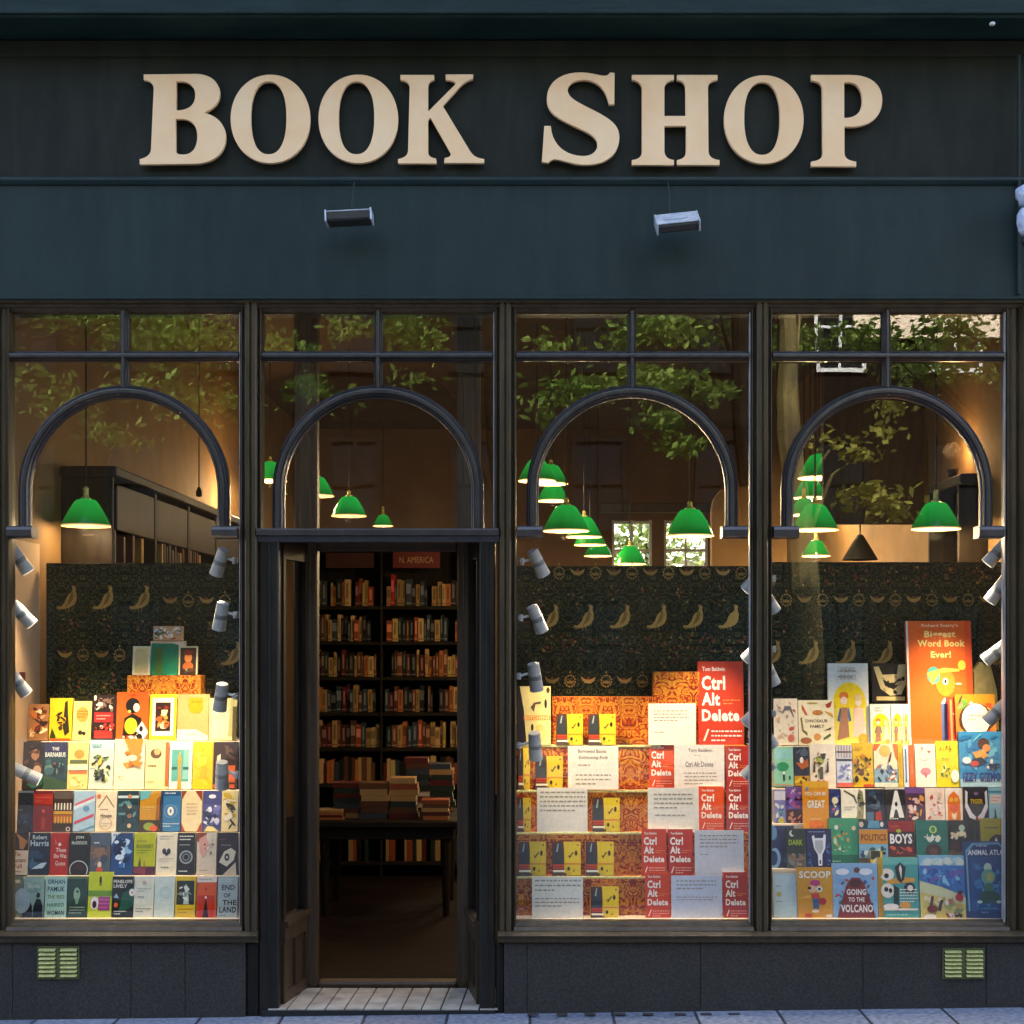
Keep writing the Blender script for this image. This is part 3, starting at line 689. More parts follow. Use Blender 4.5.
for c, ax_, en, lab in ((Vector((-2.42, 5.0, 2.86)), 0, 4.5, 'small uplighter far back on top of the left bookcase washing the ochre wall'), (Vector((2.52, 1.35, 2.82)), 0, .9, 'small uplighter on top of the short bookcase at the right wall')):  # right-hand lamp is added for the wall glow, no known source there
  t = thing('uplighter', lab, 'wall light', c, 'uplighters on the bookcases')
  q = M(); q.lathe([(0, 0), (.028, 0), (.03, .02), (.038, .05), (.035, .05), (.028, .025), (0, .02)], *c, 16); q.build('housing', 'flood', t, smooth=True)
  q = M(); q.lathe([(0, .025), (.018, .03), (.018, .04), (0, .045)], *c, 10); q.build('bulb', 'bulb', t, smooth=True)
  lamp('POINT', 'uplight_glow', c + Vector((0, 0, .16)), en, (1, .58, .24), t, shadow_soft_size=.05)
# pale strips added as the bright lit edges of the jambs
for px, lab in ((241.5, 'pale spotlight track on the right jamb of the left window'), (1003.5, 'cream lit spotlight track on the right jamb of the right window')):
    q = M(); x = WX(px, .09); q.bbox(x - .008, x + .008, .075, .10, WZ(922, .09), WZ(545, .09), .003); tag(q.build('light_track', 'steel', origin=(x, .09, WZ(922, .09))), lab, 'light track', 'spotlight tracks')

# ---------------------------------------------------------------- printed artwork
_tc = {}
def text_polys(s, bold=0):
    key = (s, bold)
    if key in _tc: return _tc[key]
    cu = bpy.data.curves.new('t', 'FONT'); cu.body = s; cu.resolution_u = 2; cu.offset = bold; cu.space_character = 1.0 + bold * 2.2
    o = bpy.data.objects.new('t', cu); COL.objects.link(o); bpy.context.view_layer.update()
    me = bpy.data.meshes.new_from_object(o.evaluated_get(bpy.context.evaluated_depsgraph_get()))
    P = [[(me.vertices[i].co.x, me.vertices[i].co.y) for i in f.vertices] for f in me.polygons]
    bpy.data.objects.remove(o); bpy.data.curves.remove(cu); bpy.data.meshes.remove(me)
    xs = [x for p in P for x, _ in p]; ys = [y for p in P for _, y in p]
    x0, x1, y0, y1 = min(xs), max(xs), min(ys), max(ys)
    _tc[key] = [[((x - x0) / (x1 - x0), (y - y0) / (y1 - y0)) for x, y in p] for p in P]
    return _tc[key]
def art_on(q, x0, x1, z0, z1, y, elems, m=0, step=.00012, frame=None):
    """flat printed shapes laid on a sheet facing -Y, each a hair in front of the one before"""
    wd, ht = x1 - x0, z1 - z0; L = [1]; ar = wd / ht
    def put(pts, c, nl=True):
        if nl: L[0] += 1
        q.poly([(x0 + u * wd, y - L[0] * step, z0 + v * ht) for u, v in pts], m, lin(c) if isinstance(c, str) else c)
    for e in elems:
        k = e[0]
        if k == 'r': put([(e[1], e[2]), (e[3], e[2]), (e[3], e[4]), (e[1], e[4])], e[5])
        elif k == 'e': put([(e[1] + e[3] * math.cos(t * math.pi / 8), e[2] + e[4] * math.sin(t * math.pi / 8)) for t in range(16)], e[5])
        elif k == 'p': put(e[1], e[2])
        elif k == 't':
            L[0] += 1
            for P in text_polys(e[1], e[7] if len(e) > 7 else .02): put([(e[2] + u * (e[4] - e[2]), e[3] + v * (e[5] - e[3])) for u, v in P], e[6], False)
        elif k == 'l':
            L[0] += 1; rr = random.Random(int(e[1] * 997 + e[4] * 91 + e[5]))
            n = e[5]; h = (e[4] - e[2]) / n
            for i in range(n):
                zc = e[4] - h * (i + .5); u = e[1]; end = e[3] if i < n - 1 else e[1] + (e[3] - e[1]) * rr.uniform(.3, .8)
                while u < end:
                    ww = rr.uniform(.03, .10); put([(u, zc - h * .16), (min(u + ww, e[3]), zc - h * .16), (min(u + ww, e[3]), zc + h * .16), (u, zc + h * .16)], e[6], False); u += ww + .022
        elif k == 'a':
            n = 20
            L[0] += 1
            for t in range(n):
                a, b2 = 2 * math.pi * t / n, 2 * math.pi * (t + 1) / n
                put([(e[1] + e[3] * math.cos(a), e[2] + e[3] * ar * math.sin(a)), (e[1] + e[3] * math.cos(b2), e[2] + e[3] * ar * math.sin(b2)), (e[1] + (e[3] - e[4]) * math.cos(b2), e[2] + (e[3] - e[4]) * ar * math.sin(b2)), (e[1] + (e[3] - e[4]) * math.cos(a), e[2] + (e[3] - e[4]) * ar * math.sin(a))], e[5], False)
        elif k == 'b':
            rr = random.Random(e[3]); u0, v0, u1, v1 = e[4]; sz = e[5]
            for i in range(e[1]):
                cu_, cv = rr.uniform(u0 + sz * .6, u1 - sz * .6), rr.uniform(v0 + sz * ar * .6, v1 - sz * ar * .6); a0 = rr.uniform(0, 3.1); s1 = sz * rr.uniform(.35, 1); s2 = s1 * rr.uniform(.2, .8)
                pts = []
                for t in range(7):
                    a = 2 * math.pi * t / 7; x, z = s1 * math.cos(a) * rr.uniform(.6, 1.1), s2 * math.sin(a) * rr.uniform(.6, 1.1)
                    pts.append((min(max(cu_ + x * math.cos(a0) - z * math.sin(a0), u0), u1), min(max(cv + (x * math.sin(a0) + z * math.cos(a0)) * ar, v0), v1)))
                put(pts, rr.choice(e[2]))
def book(px0, py0, px1, py1, Y, base, lab, art=(), name='book', cat='book', group=None, th=.024, lean=6, spine=None, yaw=0):
    a, b = WX(px0, Y), WX(px1, Y); z0, z1 = WZ(py1, Y), WZ(py0, Y); cx = (a + b) / 2; hw = (b - a) / 2 - .0008; h = z1 - z0
    bc = lin(base); sc_ = lin(spine) if spine else bc
    q = M(); q.box(-hw, hw, 0, .0022, 0, h, 0, bc); q.box(-hw, hw, th - .0022, th, 0, h, 0, bc); q.box(-hw, -hw + .002, .0024, th - .0024, 0, h, 0, sc_)
    art_on(q, -hw, hw, 0, h, -.0002, art)
    o = q.build(name, 'print', None, origin=(0, 0, 0), colors=True, fixn=False)
    o.location = (cx, Y, z0); yw = random.Random(px0 * 13 + py0).uniform(-2.2, 2.2); o.rotation_euler = (R(-lean - abs(yw)), R(yw * .25), R(yaw + yw)); tag(o, lab, cat, group); ORG[o.name] = Vector((0, 0, 0))
    q = M(); q.box(-hw + .0022, hw - .003, .0024, th - .0024, .003, h - .003)
    pg = q.build('page_block', 'pages', o)
    return o
def card(px0, py0, px1, py1, Y, base, lab, art=(), lean=4, th=.004, name='sign_card', cat='display card', group=None):
    a, b = WX(px0, Y), WX(px1, Y); z0, z1 = WZ(py1, Y), WZ(py0, Y); cx = (a + b) / 2; hw = (b - a) / 2; h = z1 - z0
    q = M(); q.box(-hw, hw, 0, th, 0, h, 0, lin(base)); art_on(q, -hw, hw, 0, h, -.0002, art)
    o = q.build(name, 'print', None, origin=(0, 0, 0), colors=True, fixn=False); o.location = (cx, Y, z0); o.rotation_euler = (R(-lean), 0, 0)
    ORG[o.name] = Vector((0, 0, 0)); return tag(o, lab, cat, group)
# ---------------------------------------------------------------- display platforms, steps and the dark patterned backdrops
def plat(x0, x1, lab):
    q = M(); q.bbox(x0, x1, .074, .66, .36, WZ(919.2, .10), .003); tag(q.build('display_platform', 'step', origin=((x0 + x1) / 2, .3, .36)), lab, 'display platform')
plat(WX(-40), WX(252), 'cream display platform inside the left window'); plat(WX(506), RX1 - .002, 'cream display platform running inside the two right windows')
def steps(x0, x1, rows, m, lab):
    t = thing('display_steps', lab, 'display steps', ((x0 + x1) / 2, .3, .44))
    for (ya, pa), (yb, pb) in zip(rows, rows[1:]):
        q = M(); q.bbox(x0, x1, yb - .012, .60, WZ(pa, ya) + (.001), WZ(pb, yb) - .002, .002); q.build('step', m, t)
    return t
steps(WX(12), WX(246), [(.14, 919.3), (.21, 875), (.28, 832), (.35, 789.5), (.42, 741)], 'step', 'cream stepped shelves under the books of the left window')
st3 = steps(WX(513), WX(759), [(.14, 919.3), (.21, 876), (.28, 832), (.35, 790), (.42, 745)], 'morris', 'stepped shelves papered in orange leaf scroll pattern, third window')
for a, b, p in ((552, 653, 697), (653.5, 699, 672), (507, 551.5, 722)):
    q = M(); q.bbox(WX(a, .5), WX(b, .5), .49, .60, WZ(745, .42), WZ(p, .49), .002); q.build('step', 'morris', st3)
# gilt paper edges of the shelves
for py, y in ((876, .21), (832, .28), (790, .35), (745, .42)):
    q = M(); q.bbox(WX(516, y), WX(650 if py > 745 else 660, y), y - .016, y - .0125, WZ(py + 2.0, y), WZ(py - .2, y), .001); e_ = q.build('edging', 'brass', st3)
steps(WX(765), RX1 - .01, [(.14, 919.3), (.21, 868), (.28, 823), (.35, 788), (.42, 745.5)], 'step', 'cream stepped shelves under the picture books of the right window')
GOLD, DIM, RED = lin('b0904a'), lin('86703e'), lin('863c26')
def panel(px0, px1, pyt, lab, birds, crowns, flowers, seed):
    Y = .62; t_ = .03
    q = M(); x0, x1 = WX(px0, Y), WX(px1, Y); z0, z1 = .44, WZ(pyt, Y); q.bbox(x0, x1, Y, Y + t_, z0, z1, .004)
    k = [0]
    def pp(pts, c, px, py):
        k[0] += 1; b = .0006 + .00003 * (k[0] % 40)
        q.poly([(WX(px + x, Y), Y - b, WZ(py + y, Y)) for x, y in pts], 1, c)
    rr = random.Random(seed)
    for xs, py in birds:
        for px in xs:
            sc1 = rr.uniform(.75, 1.15); g = [v * sc1 for v in GOLD]
            pp([(3.2, -11.5), (4.2, -13), (6.2, -12.6), (7, -10.8), (6.4, -8.6), (7.6, -4), (7.4, 1.5), (5, 6), (.5, 8.6), (-5, 10), (-9.5, 10.4), (-10.5, 8.8), (-7, 6.4), (-4, 2.8), (-2.6, -1.4), (-.6, -4.6), (2.6, -6.6), (3.6, -9)], g, px, py)
            pp([(-7, 8), (-11, 7), (-13, 9), (-11, 10), (-8, 10)], g, px, py); pp([(-4, 9), (-3.4, 12.5), (-2.8, 12.5), (-3, 9)], DIM, px, py)
            pp([(2.2, -13.5), (4.5, -14), (4.5, -12), (3, -11.5)], DIM, px, py)
            pp([(2, -6), (4.4, -7), (4, 0), (1.5, 4), (-3, 7), (-1, 3)], [v * .45 for v in g], px, py)
            for k2 in range(5): pp([(4.5 - k2 * 1.9, -4 + k2 * 2.6), (6 - k2 * 2.0, -3.4 + k2 * 2.7), (5.6 - k2 * 2.0, -2.6 + k2 * 2.7), (4.2 - k2 * 1.9, -3.2 + k2 * 2.6)], [v * .3 for v in g], px, py)
            for k2 in range(4): pp([(-7 - k2 * .6, 9.5 + k2 * .2), (-11 - k2 * .5, 12 - k2 * 1.6), (-11 - k2 * .5, 11.2 - k2 * 1.6)], DIM, px, py)
            pp([(-1, 9), (-.4, 13), (.2, 13), (0, 8.5)], DIM, px, py)
    for xs, py in crowns:
        for j, px in enumerate(xs):
            sc1 = rr.uniform(.6, 1.0); g = [v * sc1 for v in GOLD]
            if j % 2:
                for a in range(12):
                    a0, a1 = a * math.pi / 6, (a + .7) * math.pi / 6
                    pp([(5.8 * math.cos(a0), 6.5 * math.sin(a0)), (5.8 * math.cos(a1), 6.5 * math.sin(a1)), (4.5 * math.cos(a1), 5 * math.sin(a1)), (4.5 * math.cos(a0), 5 * math.sin(a0))], g, px, py)
                pp([(-4, -1), (-2, .5), (0, -1), (2, .5), (4, -1), (3, 2.5), (-3, 2.5)], [v * .8 for v in g], px, py); pp([(-1, -9), (0, -7), (1, -9), (0, -10.5)], g, px, py)
            else:
                pp([(-7.5, -5), (-6, -1), (-3, 2), (2, 2.5), (6, 0), (7.5, -4), (5, -3), (2, -1.5), (-2, -1.5), (-5, -3)], g, px, py)
                pp([(-2, -3.5), (2, -3.5), (1, -2), (-1, -2)], RED, px, py)
    for xs, py in flowers:
        for px in xs:
            for a in range(14):
                r = rr.uniform(2.5, 9); th = rr.uniform(0, 6.3); ox, oy = r * math.cos(th), r * math.sin(th) * 1.2
                c = rr.choice([DIM, RED, GOLD, RED, lin('3c4a2c')]); c = [v * rr.uniform(.3, .8) for v in c]
                pp([(ox + rr.uniform(.8, 1.9) * math.cos(u), oy + rr.uniform(.8, 1.9) * math.sin(u)) for u in (0, 1.2, 2.4, 3.6, 4.9)], c, px, py)
    o = q.build('backdrop', ['peacock', 'print'], colors=True, fixn=False, origin=((x0 + x1) / 2, Y, z0)); tag(o, lab, 'backdrop')
R_ = lambda a, b, s: [a + s * i for i in range(int((b - a) / s) + 1)]
panel(46, 246, 563, 'dark patterned backdrop with dull gold birds behind the left window books', [([69, 105.5, 142], 599), ([233], 655)], [(R_(65, 130, 18.2), 655), (R_(170, 240, 18.3), 601)], [(R_(70, 230, 36), 626), (R_(75, 130, 36), 683), (R_(150, 240, 36), 660)], 3)
panel(507, 757, 566, 'dark patterned backdrop with a row of gold birds behind the third window display', [([551, 586, 622.5, 659, 695.5, 731], 618)], [(R_(552, 650, 18.1), 681), (R_(541, 760, 18.2), 573)], [(R_(548, 750, 18), 643), (R_(540, 750, 36), 596), (R_(670, 740, 36), 660)], 5)
panel(758, 1009, 562, 'dark patterned backdrop with gold birds and medallions behind the right window books', [([773, 811, 848, 885], 654), ([1000], 655)], [(R_(768, 1000, 18.2), 600)], [(R_(780, 905, 36), 629), (R_(780, 905, 36), 678), (R_(770, 1000, 30), 576)], 8)

# ---------------------------------------------------------------- left window books
CR, K, WHT = 'efe2bd', '1b1c1e', 'f4efe0'
G1 = 'books shown in the left window'
def L(px0, px1, row, base, lab, art, top=None, **kw):
    Y, bot, tp = row; book(px0, tp if top is None else top, px1, bot, Y, base, lab, art, group=G1, **kw)
E = (.14, 918.5, 877); Dr = (.21, 875, 833); C = (.28, 831.5, 791); B = (.35, 789, 742); A = (.42, 740.5, 698)
L(7.5, 21.5, E, '77806c', 'grey green book with a pale blue half moon, first of the bottom row in the left window', [('e', 1.0, .42, .62, .3, 'a9c4cc'), ('p', [(0, .1), (.3, .1), (.3, .7), (0, .75)], K), ('r', .1, .84, .8, .92, 'cfcf9f'), ('r', 1, 0, 1.6, 1, '77806c')][:3])
L(22, 43, E, '9dc4b4', 'mint green book showing two dark men from behind, bottom row of the left window', [('b', 14, ['b6d6c4', '84b0a4'], 3, (0, .5, 1, .95), .2), ('e', .25, .5, .09, .06, K), ('p', [(0, 0), (.03, .28), (.16, .42), (.34, .42), (.45, .3), (.5, 0)], '1f2a30'), ('e', .74, .55, .10, .065, K), ('p', [(.5, 0), (.53, .3), (.66, .47), (.86, .46), (.97, .3), (1, 0)], '1c252c'), ('t', 'A LINE', .2, .72, .8, .78, 'e8f0e6')])
L(44, 66, E, 'b4dccb', 'pale mint book covered in five lines of dark capitals, bottom row of the left window', [('t', 'ORHAN', .1, .82, .9, .93, '24586a'), ('t', 'PAMUK', .1, .64, .9, .76, '1d4450'), ('t', 'THE RED', .1, .47, .9, .56, '7d9a4e'), ('t', 'HAIRED', .1, .28, .9, .37, '5d8a6a'), ('t', 'WOMAN', .1, .08, .9, .19, '1a2a30')])
L(66.5, 86.5, E, '2c4a3e', 'dark green book with a pale green profile, bottom row of the left window', [('r', 0, .94, 1, 1, '5d7a54'), ('e', .48, .58, .17, .16, '9cc49c'), ('p', [(.38, .5), (.6, .5), (.55, .36), (.44, .33)], '8cb48c'), ('l', .12, .1, .9, .3, 3, 'b8c8b0'), ('e', .5, .64, .06, .03, K)])
L(87, 111, E, 'c8d42a', 'lime yellow book with a pink and purple panel, bottom row of the left window', [('r', .0, .48, 1, .6, '6f9a34'), ('r', .44, .17, .92, .47, '9a4a86'), ('l', .48, .2, .9, .44, 3, 'e06aa0'), ('e', .28, .33, .17, .14, 'f2e8e4'), ('e', .28, .3, .09, .08, '40202c'), ('e', .5, .82, .05, .09, K), ('r', .46, .7, .54, .76, '6c7a20')], top=872.5)
L(111.5, 132.5, E, '18251f', 'black book with white capitals and a white flower, bottom row of the left window', [('p', [(.3, .1), (1, .3), (1, .75), (.5, .6)], '1f5a46'), ('t', 'PENELOPE', .05, .84, .95, .92, 'f0ece0'), ('t', 'LIVELY', .05, .73, .7, .81, 'f0ece0'), ('e', .95, .62, .14, .09, 'f3efe4'), ('e', .95, .62, .04, .03, 'c88a3a'), ('e', .18, .32, .1, .06, 'd8642e'), ('p', [(.05, .5), (.2, .6), (.32, .48)], '9ac0d8'), ('l', .1, .08, .7, .2, 2, 'e8e4d4')])
L(133, 153, E, 'd8dcc8', 'plain cream book with thin grey lettering, bottom row of the left window', [('l', .15, .62, .85, .74, 2, '9aa092'), ('l', .2, .46, .8, .56, 1, '8a9084'), ('l', .1, .14, .9, .26, 2, '56605c'), ('e', .5, .86, .12, .04, 'c8a494')])
L(153.5, 174, E, 'ccdcd0', 'blank pale mint book embossed with a circle, bottom row of the left window', [('a', .55, .62, .28, .04, 'b4c8bc'), ('a', .55, .62, .18, .02, 'b4c8bc'), ('l', .1, .1, .9, .14, 1, 'b8c8bc')])
L(174.5, 195, E, 'e0be2a', 'yellow book with a black and white photograph, bottom row of the left window', [('r', .06, .33, .94, .9, '2c342e'), ('p', [(.4, .34), (.5, .82), (.62, .76), (.68, .34)], 'c4d8c8'), ('b', 10, ['8a9a88', 'e8ece0', '1a1e1c'], 5, (.06, .34, .94, .88), .2), ('l', .15, .1, .85, .26, 2, 'b8860e')])
L(196, 216, E, 'e05a24', 'orange and red book with a white top and dark spire, bottom row of the left window', [('r', 0, .86, 1, 1, 'f2e8d4'), ('r', .06, .0, .9, .55, 'c8341c'), ('p', [(.3, 0), (.42, .4), (.46, .5), (.52, .38), (.62, 0)], '28181a'), ('e', .45, .7, .06, .04, 'c02c1c'), ('e', .46, .5, .05, .03, WHT), ('l', .1, .9, .9, .97, 1, 'a08a70')])
L(217, 237, E, 'b8c8c4', 'pale grey green book with ragged black capitals, last of the bottom row in the left window', [('t', 'END', .2, .68, .85, .8, '2a1c30'), ('t', 'OF', .3, .5, .65, .6, K), ('t', 'THE', .25, .32, .95, .44, K), ('t', 'LAND', .1, .14, .95, .28, K), ('l', .05, .86, .9, .96, 2, 'e4ecea'), ('l', .05, .04, .95, .1, 1, '7c8c8a')])
L(7.5, 27.5, Dr, 'e4d8c0', 'cream and black book with dark red title, first of the second row in the left window', [('r', 0, .58, 1, 1, '241c1a'), ('p', [(.3, 1), (.95, .8), (.75, .6), (.55, .62), (.5, .85)], 'b8824a'), ('t', 'The', .3, .44, .6, .54, '8a2a2a'), ('t', 'Reluctant', .1, .3, .9, .4, '6c2424'), ('t', 'Full', .3, .16, .7, .26, 'a03028'), ('l', .1, .04, .9, .12, 1, '7a6a5a')])
L(28, 48.5, Dr, '1c2a3a', 'navy book with large pale blue title and streaks, second row of the left window', [('b', 16, ['2c4a6a', '101820', '3a6a8a'], 9, (0, .1, 1, .6), .35), ('t', 'Robert', .15, .84, .85, .94, 'cfe4ea'), ('t', 'Harris', .05, .68, .95, .82, 'bfe0ea'), ('p', [(.15, .14), (.6, .28), (.9, .3), (.7, .16)], 'd4e6ee')])
L(49, 67.5, Dr, 'b5281c', 'bright red book with white slanting title, second row of the left window', [('t', 'Then', .3, .54, .85, .64, 'f0dcd0'), ('t', 'She Was', .2, .4, .9, .5, 'f0dcd0'), ('t', 'Gone', .3, .22, .85, .33, 'f0c8b8'), ('e', .5, .72, .08, .04, 'f8e8e0'), ('p', [(.2, .9), (.35, .74), (.28, .7)], 'd86a58')])
L(68, 88.5, Dr, '20221f', 'black book with a thin white arc, second row of the left window', [('a', .5, .12, .46, .04, 'd8e0da'), ('t', 'JON', .3, .84, .7, .92, 'dce4d8'), ('t', 'McGREGOR', .12, .72, .88, .8, 'cfd8cc'), ('e', .5, .2, .25, .08, '3c2420'), ('r', 0, 0, 1, .02, '20221f')])
L(89, 109.5, Dr, '4a5a6a', 'slate blue book fading to brown with a small red figure, second row of the left window', [('r', 0, .35, 1, .68, '6a5a4c'), ('b', 18, ['5c6468', '8a6a54', '3c4c5c'], 19, (0, .2, 1, .8), .4), ('l', .2, .72, .8, .8, 1, 'e0e8ea'), ('e', .5, .24, .10, .08, 'e4d4c0'), ('e', .5, .12, .18, .07, 'c05030')])
L(110, 132, Dr, '1e4a80', 'blue and white icy book, second row of the left window', [('p', [(0, .7), (.2, .9), (.45, 1), (0, 1)], 'd8e8f0'), ('b', 26, ['cfe2f0', '2a6ab0', '10284c', '8ab8dc'], 12, (0, .1, 1, 1), .3), ('t', 'NORTH', .1, .9, .9, .98, '20384c')])
L(133, 155, Dr, 'b8be1e', 'lime yellow book with a purple foot, second row of the left window', [('r', 0, 0, 1, .2, '6a3044'), ('b', 10, ['502438', '80404c'], 4, (0, 0, 1, .2), .3), ('l', .15, .76, .85, .84, 1, '6a7a1e'), ('t', 'ROONEY', .12, .64, .9, .72, '3c5a1e'), ('l', .15, .5, .85, .6, 2, '5c7020'), ('p', [(.45, 0), (.5, .4), (.55, 0)], 'a03a4c'), ('p', [(.2, .2), (.3, .44), (.34, .2)], '4a5a1e')])
L(155.5, 176, Dr, 'e8dfc2', 'cream book with a small dark drawing in the middle, second row of the left window', [('l', .15, .82, .8, .94, 2, 'a09a84'), ('e', .38, .56, .1, .07, '3c4048'), ('e', .6, .56, .1, .07, '3c4048'), ('p', [(.3, .54), (.7, .54), (.5, .44)], '30343c'), ('l', .15, .3, .85, .42, 2, 'b0a890'), ('l', .25, .14, .75, .22, 1, '5c5a50')])
L(176.5, 194.5, Dr, '1f2528', 'black book with a pale double ring, second row of the left window', [('a', .5, .42, .38, .09, '9aa4a4'), ('a', .5, .42, .2, .05, '8a9494'), ('l', .1, .8, .9, .95, 2, 'f0f0e8'), ('l', .1, .68, .9, .74, 1, 'b8bcb0'), ('l', .1, .05, .9, .13, 1, 'e4e4dc')])
L(196, 216, Dr, 'dccfb6', 'cream book with a pink face in profile, second row of the left window', [('p', [(.0, 1), (.5, 1), (.42, .85), (.1, .78), (0, .8)], '8a3a2c'), ('p', [(.1, .85), (.45, .95), (.6, .7), (.5, .5), (.3, .4), (.15, .55)], 'dca494'), ('e', .4, .72, .05, .02, K), ('e', .48, .62, .08, .02, 'c04a44'), ('b', 7, ['c0b4a0', '8a6a5c', 'e8e0cc'], 6, (.4, .3, .95, .95), .16), ('l', .15, .08, .85, .14, 1, '9a8a78')])
L(216.5, 236.5, Dr, '23222a', 'black book with a large cream eye shape, last of the second row in the left window', [('p', [(.1, .3), (.35, .55), (.7, .64), (.95, .55), (.85, .35), (.5, .2)], 'e8dfc4'), ('e', .5, .42, .13, .09, '23222a'), ('e', .5, .42, .05, .035, 'e8dfc4'), ('p', [(.3, .0), (.95, .3), (1, 0)], 'd8ccb0'), ('l', .12, .8, .9, .88, 1, '9a4a5a'), ('l', .2, .68, .85, .73, 1, 'c8bcb0')])
L(11, 32, C, '1b2838', 'dark navy book, first of the third row in the left window', [('b', 12, ['24405c', '131c28', '345c7c'], 33, (0, 0, 1, .9), .4), ('r', 0, .95, 1, 1, '6a7a88'), ('l', .2, .5, .8, .56, 1, '6a8aa0'), ('e', .15, .06, .12, .05, 'c8a48c')])
L(32.5, 52, C, '7c1f22', 'dark red book with a brighter red top, third row of the left window', [('r', 0, .66, 1, .92, 'b83428'), ('l', .1, .7, .9, .88, 2, 'd86858'), ('r', .42, .05, .62, .35, 'a83a24'), ('e', .52, .5, .08, .05, 'c85a48')])
L(52.5, 72, C, '3c2c20', 'brown book with rows of white and orange stripes, third row of the left window', [('r', 0, .8, 1, .98, '5c5048'), ('r', 0, .52, 1, .72, '1a1614')] + [('r', .06 + i * .16, .53, .13 + i * .16, .7, 'ece0c8') for i in range(6)] + [('r', 0, .42, 1, .5, 'd09a24'), ('r', 0, .22, 1, .4, 'b8641c')] + [('r', .08 + i * .16, .2, .15 + i * .16, .36, 'e0b040') for i in range(6)] + [('a', .8, .06, .12, .05, 'd8d0c0')])
L(72.5, 94, C, 'a8c8d8', 'light blue book with slanting pink lettering, third row of the left window', [('p', [(0, .62), (1, .86), (1, .76), (0, .52)], 'd8e8ee'), ('p', [(.05, .68), (.95, .88), (.95, .82), (.05, .62)], 'd86a78'), ('p', [(.05, .24), (.95, .44), (.95, .37), (.05, .17)], 'd0485c'), ('e', .6, .56, .16, .07, '6a98b8'), ('p', [(.3, .02), (1, .16), (1, .1), (.3, -.0)], '4a88a8')])
L(94.5, 116, C, 'efdfb8', 'cream book with a line drawing of a house, third row of the left window', [('p', [(.1, .6), (.5, .9), (.9, .6), (.86, .58), (.5, .85), (.14, .58)], '8a7a60'), ('e', .14, .86, .1, .06, 'd87a4c'), ('l', .2, .5, .8, .58, 1, 'a87a50'), ('t', 'House', .25, .34, .78, .44, '4a3428'), ('a', .5, .2, .3, .03, 'c89a6c'), ('l', .2, .1, .8, .24, 2, 'c8b490')])
L(116.5, 138, C, '1f3e44', 'dark teal book with a column of small cream faces, third row of the left window', [('r', 0, .82, 1, .88, 'cfe0dc'), ('r', .05, .62, .5, .68, '5c8a8c'), ('r', .05, .4, .5, .46, '5c8a8c')] + [('e', .58, .86 - i * .24, .1, .055, ['c88a5c', 'e4c49c', 'b87a50', 'd8b488'][i]) for i in range(4)] + [('b', 12, ['2c585c', '6a9a94', '16292e'], 8, (0, 0, 1, .8), .2)])
L(139, 159, C, 'c8901e', 'golden yellow book with a teal top corner, third row of the left window', [('p', [(0, .8), (.5, .9), (1, .95), (1, 1), (0, 1)], 'd8a040'), ('p', [(0, .76), (.4, .82), (.6, 1), (0, 1)], '6ab4b4'), ('r', 0, 0, 1, .28, '3c3020'), ('e', .5, .12, .3, .1, '8aa040'), ('e', .72, .08, .2, .08, 'd05a30'), ('p', [(.8, .3), (1, .3), (1, .9), (.85, .8)], 'a0601c'), ('l', .15, .52, .7, .62, 2, 'e8c84a')])
L(160, 180, C, '3a78a4', 'blue book with a white oval, third row of the left window', [('r', 0, 0, .12, 1, '1c3450'), ('r', .12, .88, 1, 1, '24507a'), ('l', .2, .9, .9, .98, 1, 'e0ecf4'), ('e', .5, .5, .16, .11, 'f4f0d8'), ('e', .5, .5, .05, .05, '3a78a4'), ('l', .12, .1, .95, .22, 2, 'e8f0f4'), ('a', .5, .5, .34, .04, '6aa4c8')])
L(181, 201.5, C, 'f0dca8', 'cream book with four brick red corners, third row of the left window', [('p', [(0, 1), (.25, 1), (0, .78)], '9a3c24'), ('p', [(1, 1), (.65, 1), (1, .74)], '9a3c24'), ('p', [(0, 0), (.2, 0), (0, .2)], 'b84c2c'), ('p', [(1, 0), (.75, 0), (1, .24)], 'a8401f'), ('l', .25, .4, .8, .72, 4, 'd8b078')])
L(202, 220.5, C, '4c5088', 'violet blue book with white shapes, third row of the left window', [('e', .5, .86, .2, .05, 'f0f0f4'), ('b', 22, ['e8e8f0', '6a70b0', 'c8cce0', '2c3050'], 15, (0, .1, 1, .75), .28), ('p', [(.1, 0), (.3, .14), (.6, .12), (.9, 0)], 'e8d890')])
L(221, 237.5, C, 'ead9a0', 'cream and yellow book with black brush marks, last of the third row in the left window', [('b', 14, ['d8b83a', '2c261c', 'f4ecd0', 'c89a30'], 21, (0, 0, 1, 1), .4)])
L(19, 42, B, '2a1f1e', 'dark brown book with a green band low down, first of the fourth row in the left window', [('b', 10, ['5c3a2c', 'a87a54', '1a1414'], 2, (0, .4, 1, 1), .35), ('p', [(.3, .1), (1, .3), (1, .1), (.6, 0)], '2c6a50'), ('e', .75, .4, .18, .1, 'c8a484')], top=742)
L(42.5, 66, B, '21404a', 'dark teal book with white capitals across a stormy sky, fourth row of the left window', [('r', 0, .78, 1, 1, '2c2c54'), ('p', [(0, .3), (1, .15), (1, 0), (0, 0)], '3c5a40'), ('t', 'THE', .35, .82, .65, .89, 'dfe4e0'), ('t', 'BARNABUS', .06, .68, .94, .78, 'e8ece8'), ('b', 12, ['3c6468', '6a8c84', '1a3038'], 17, (0, .25, 1, .66), .3), ('p', [(.42, .3), (.48, .5), (.54, .5), (.56, .3)], '1a1c1e'), ('e', .5, .54, .05, .03, '8a4a3c')], top=742)
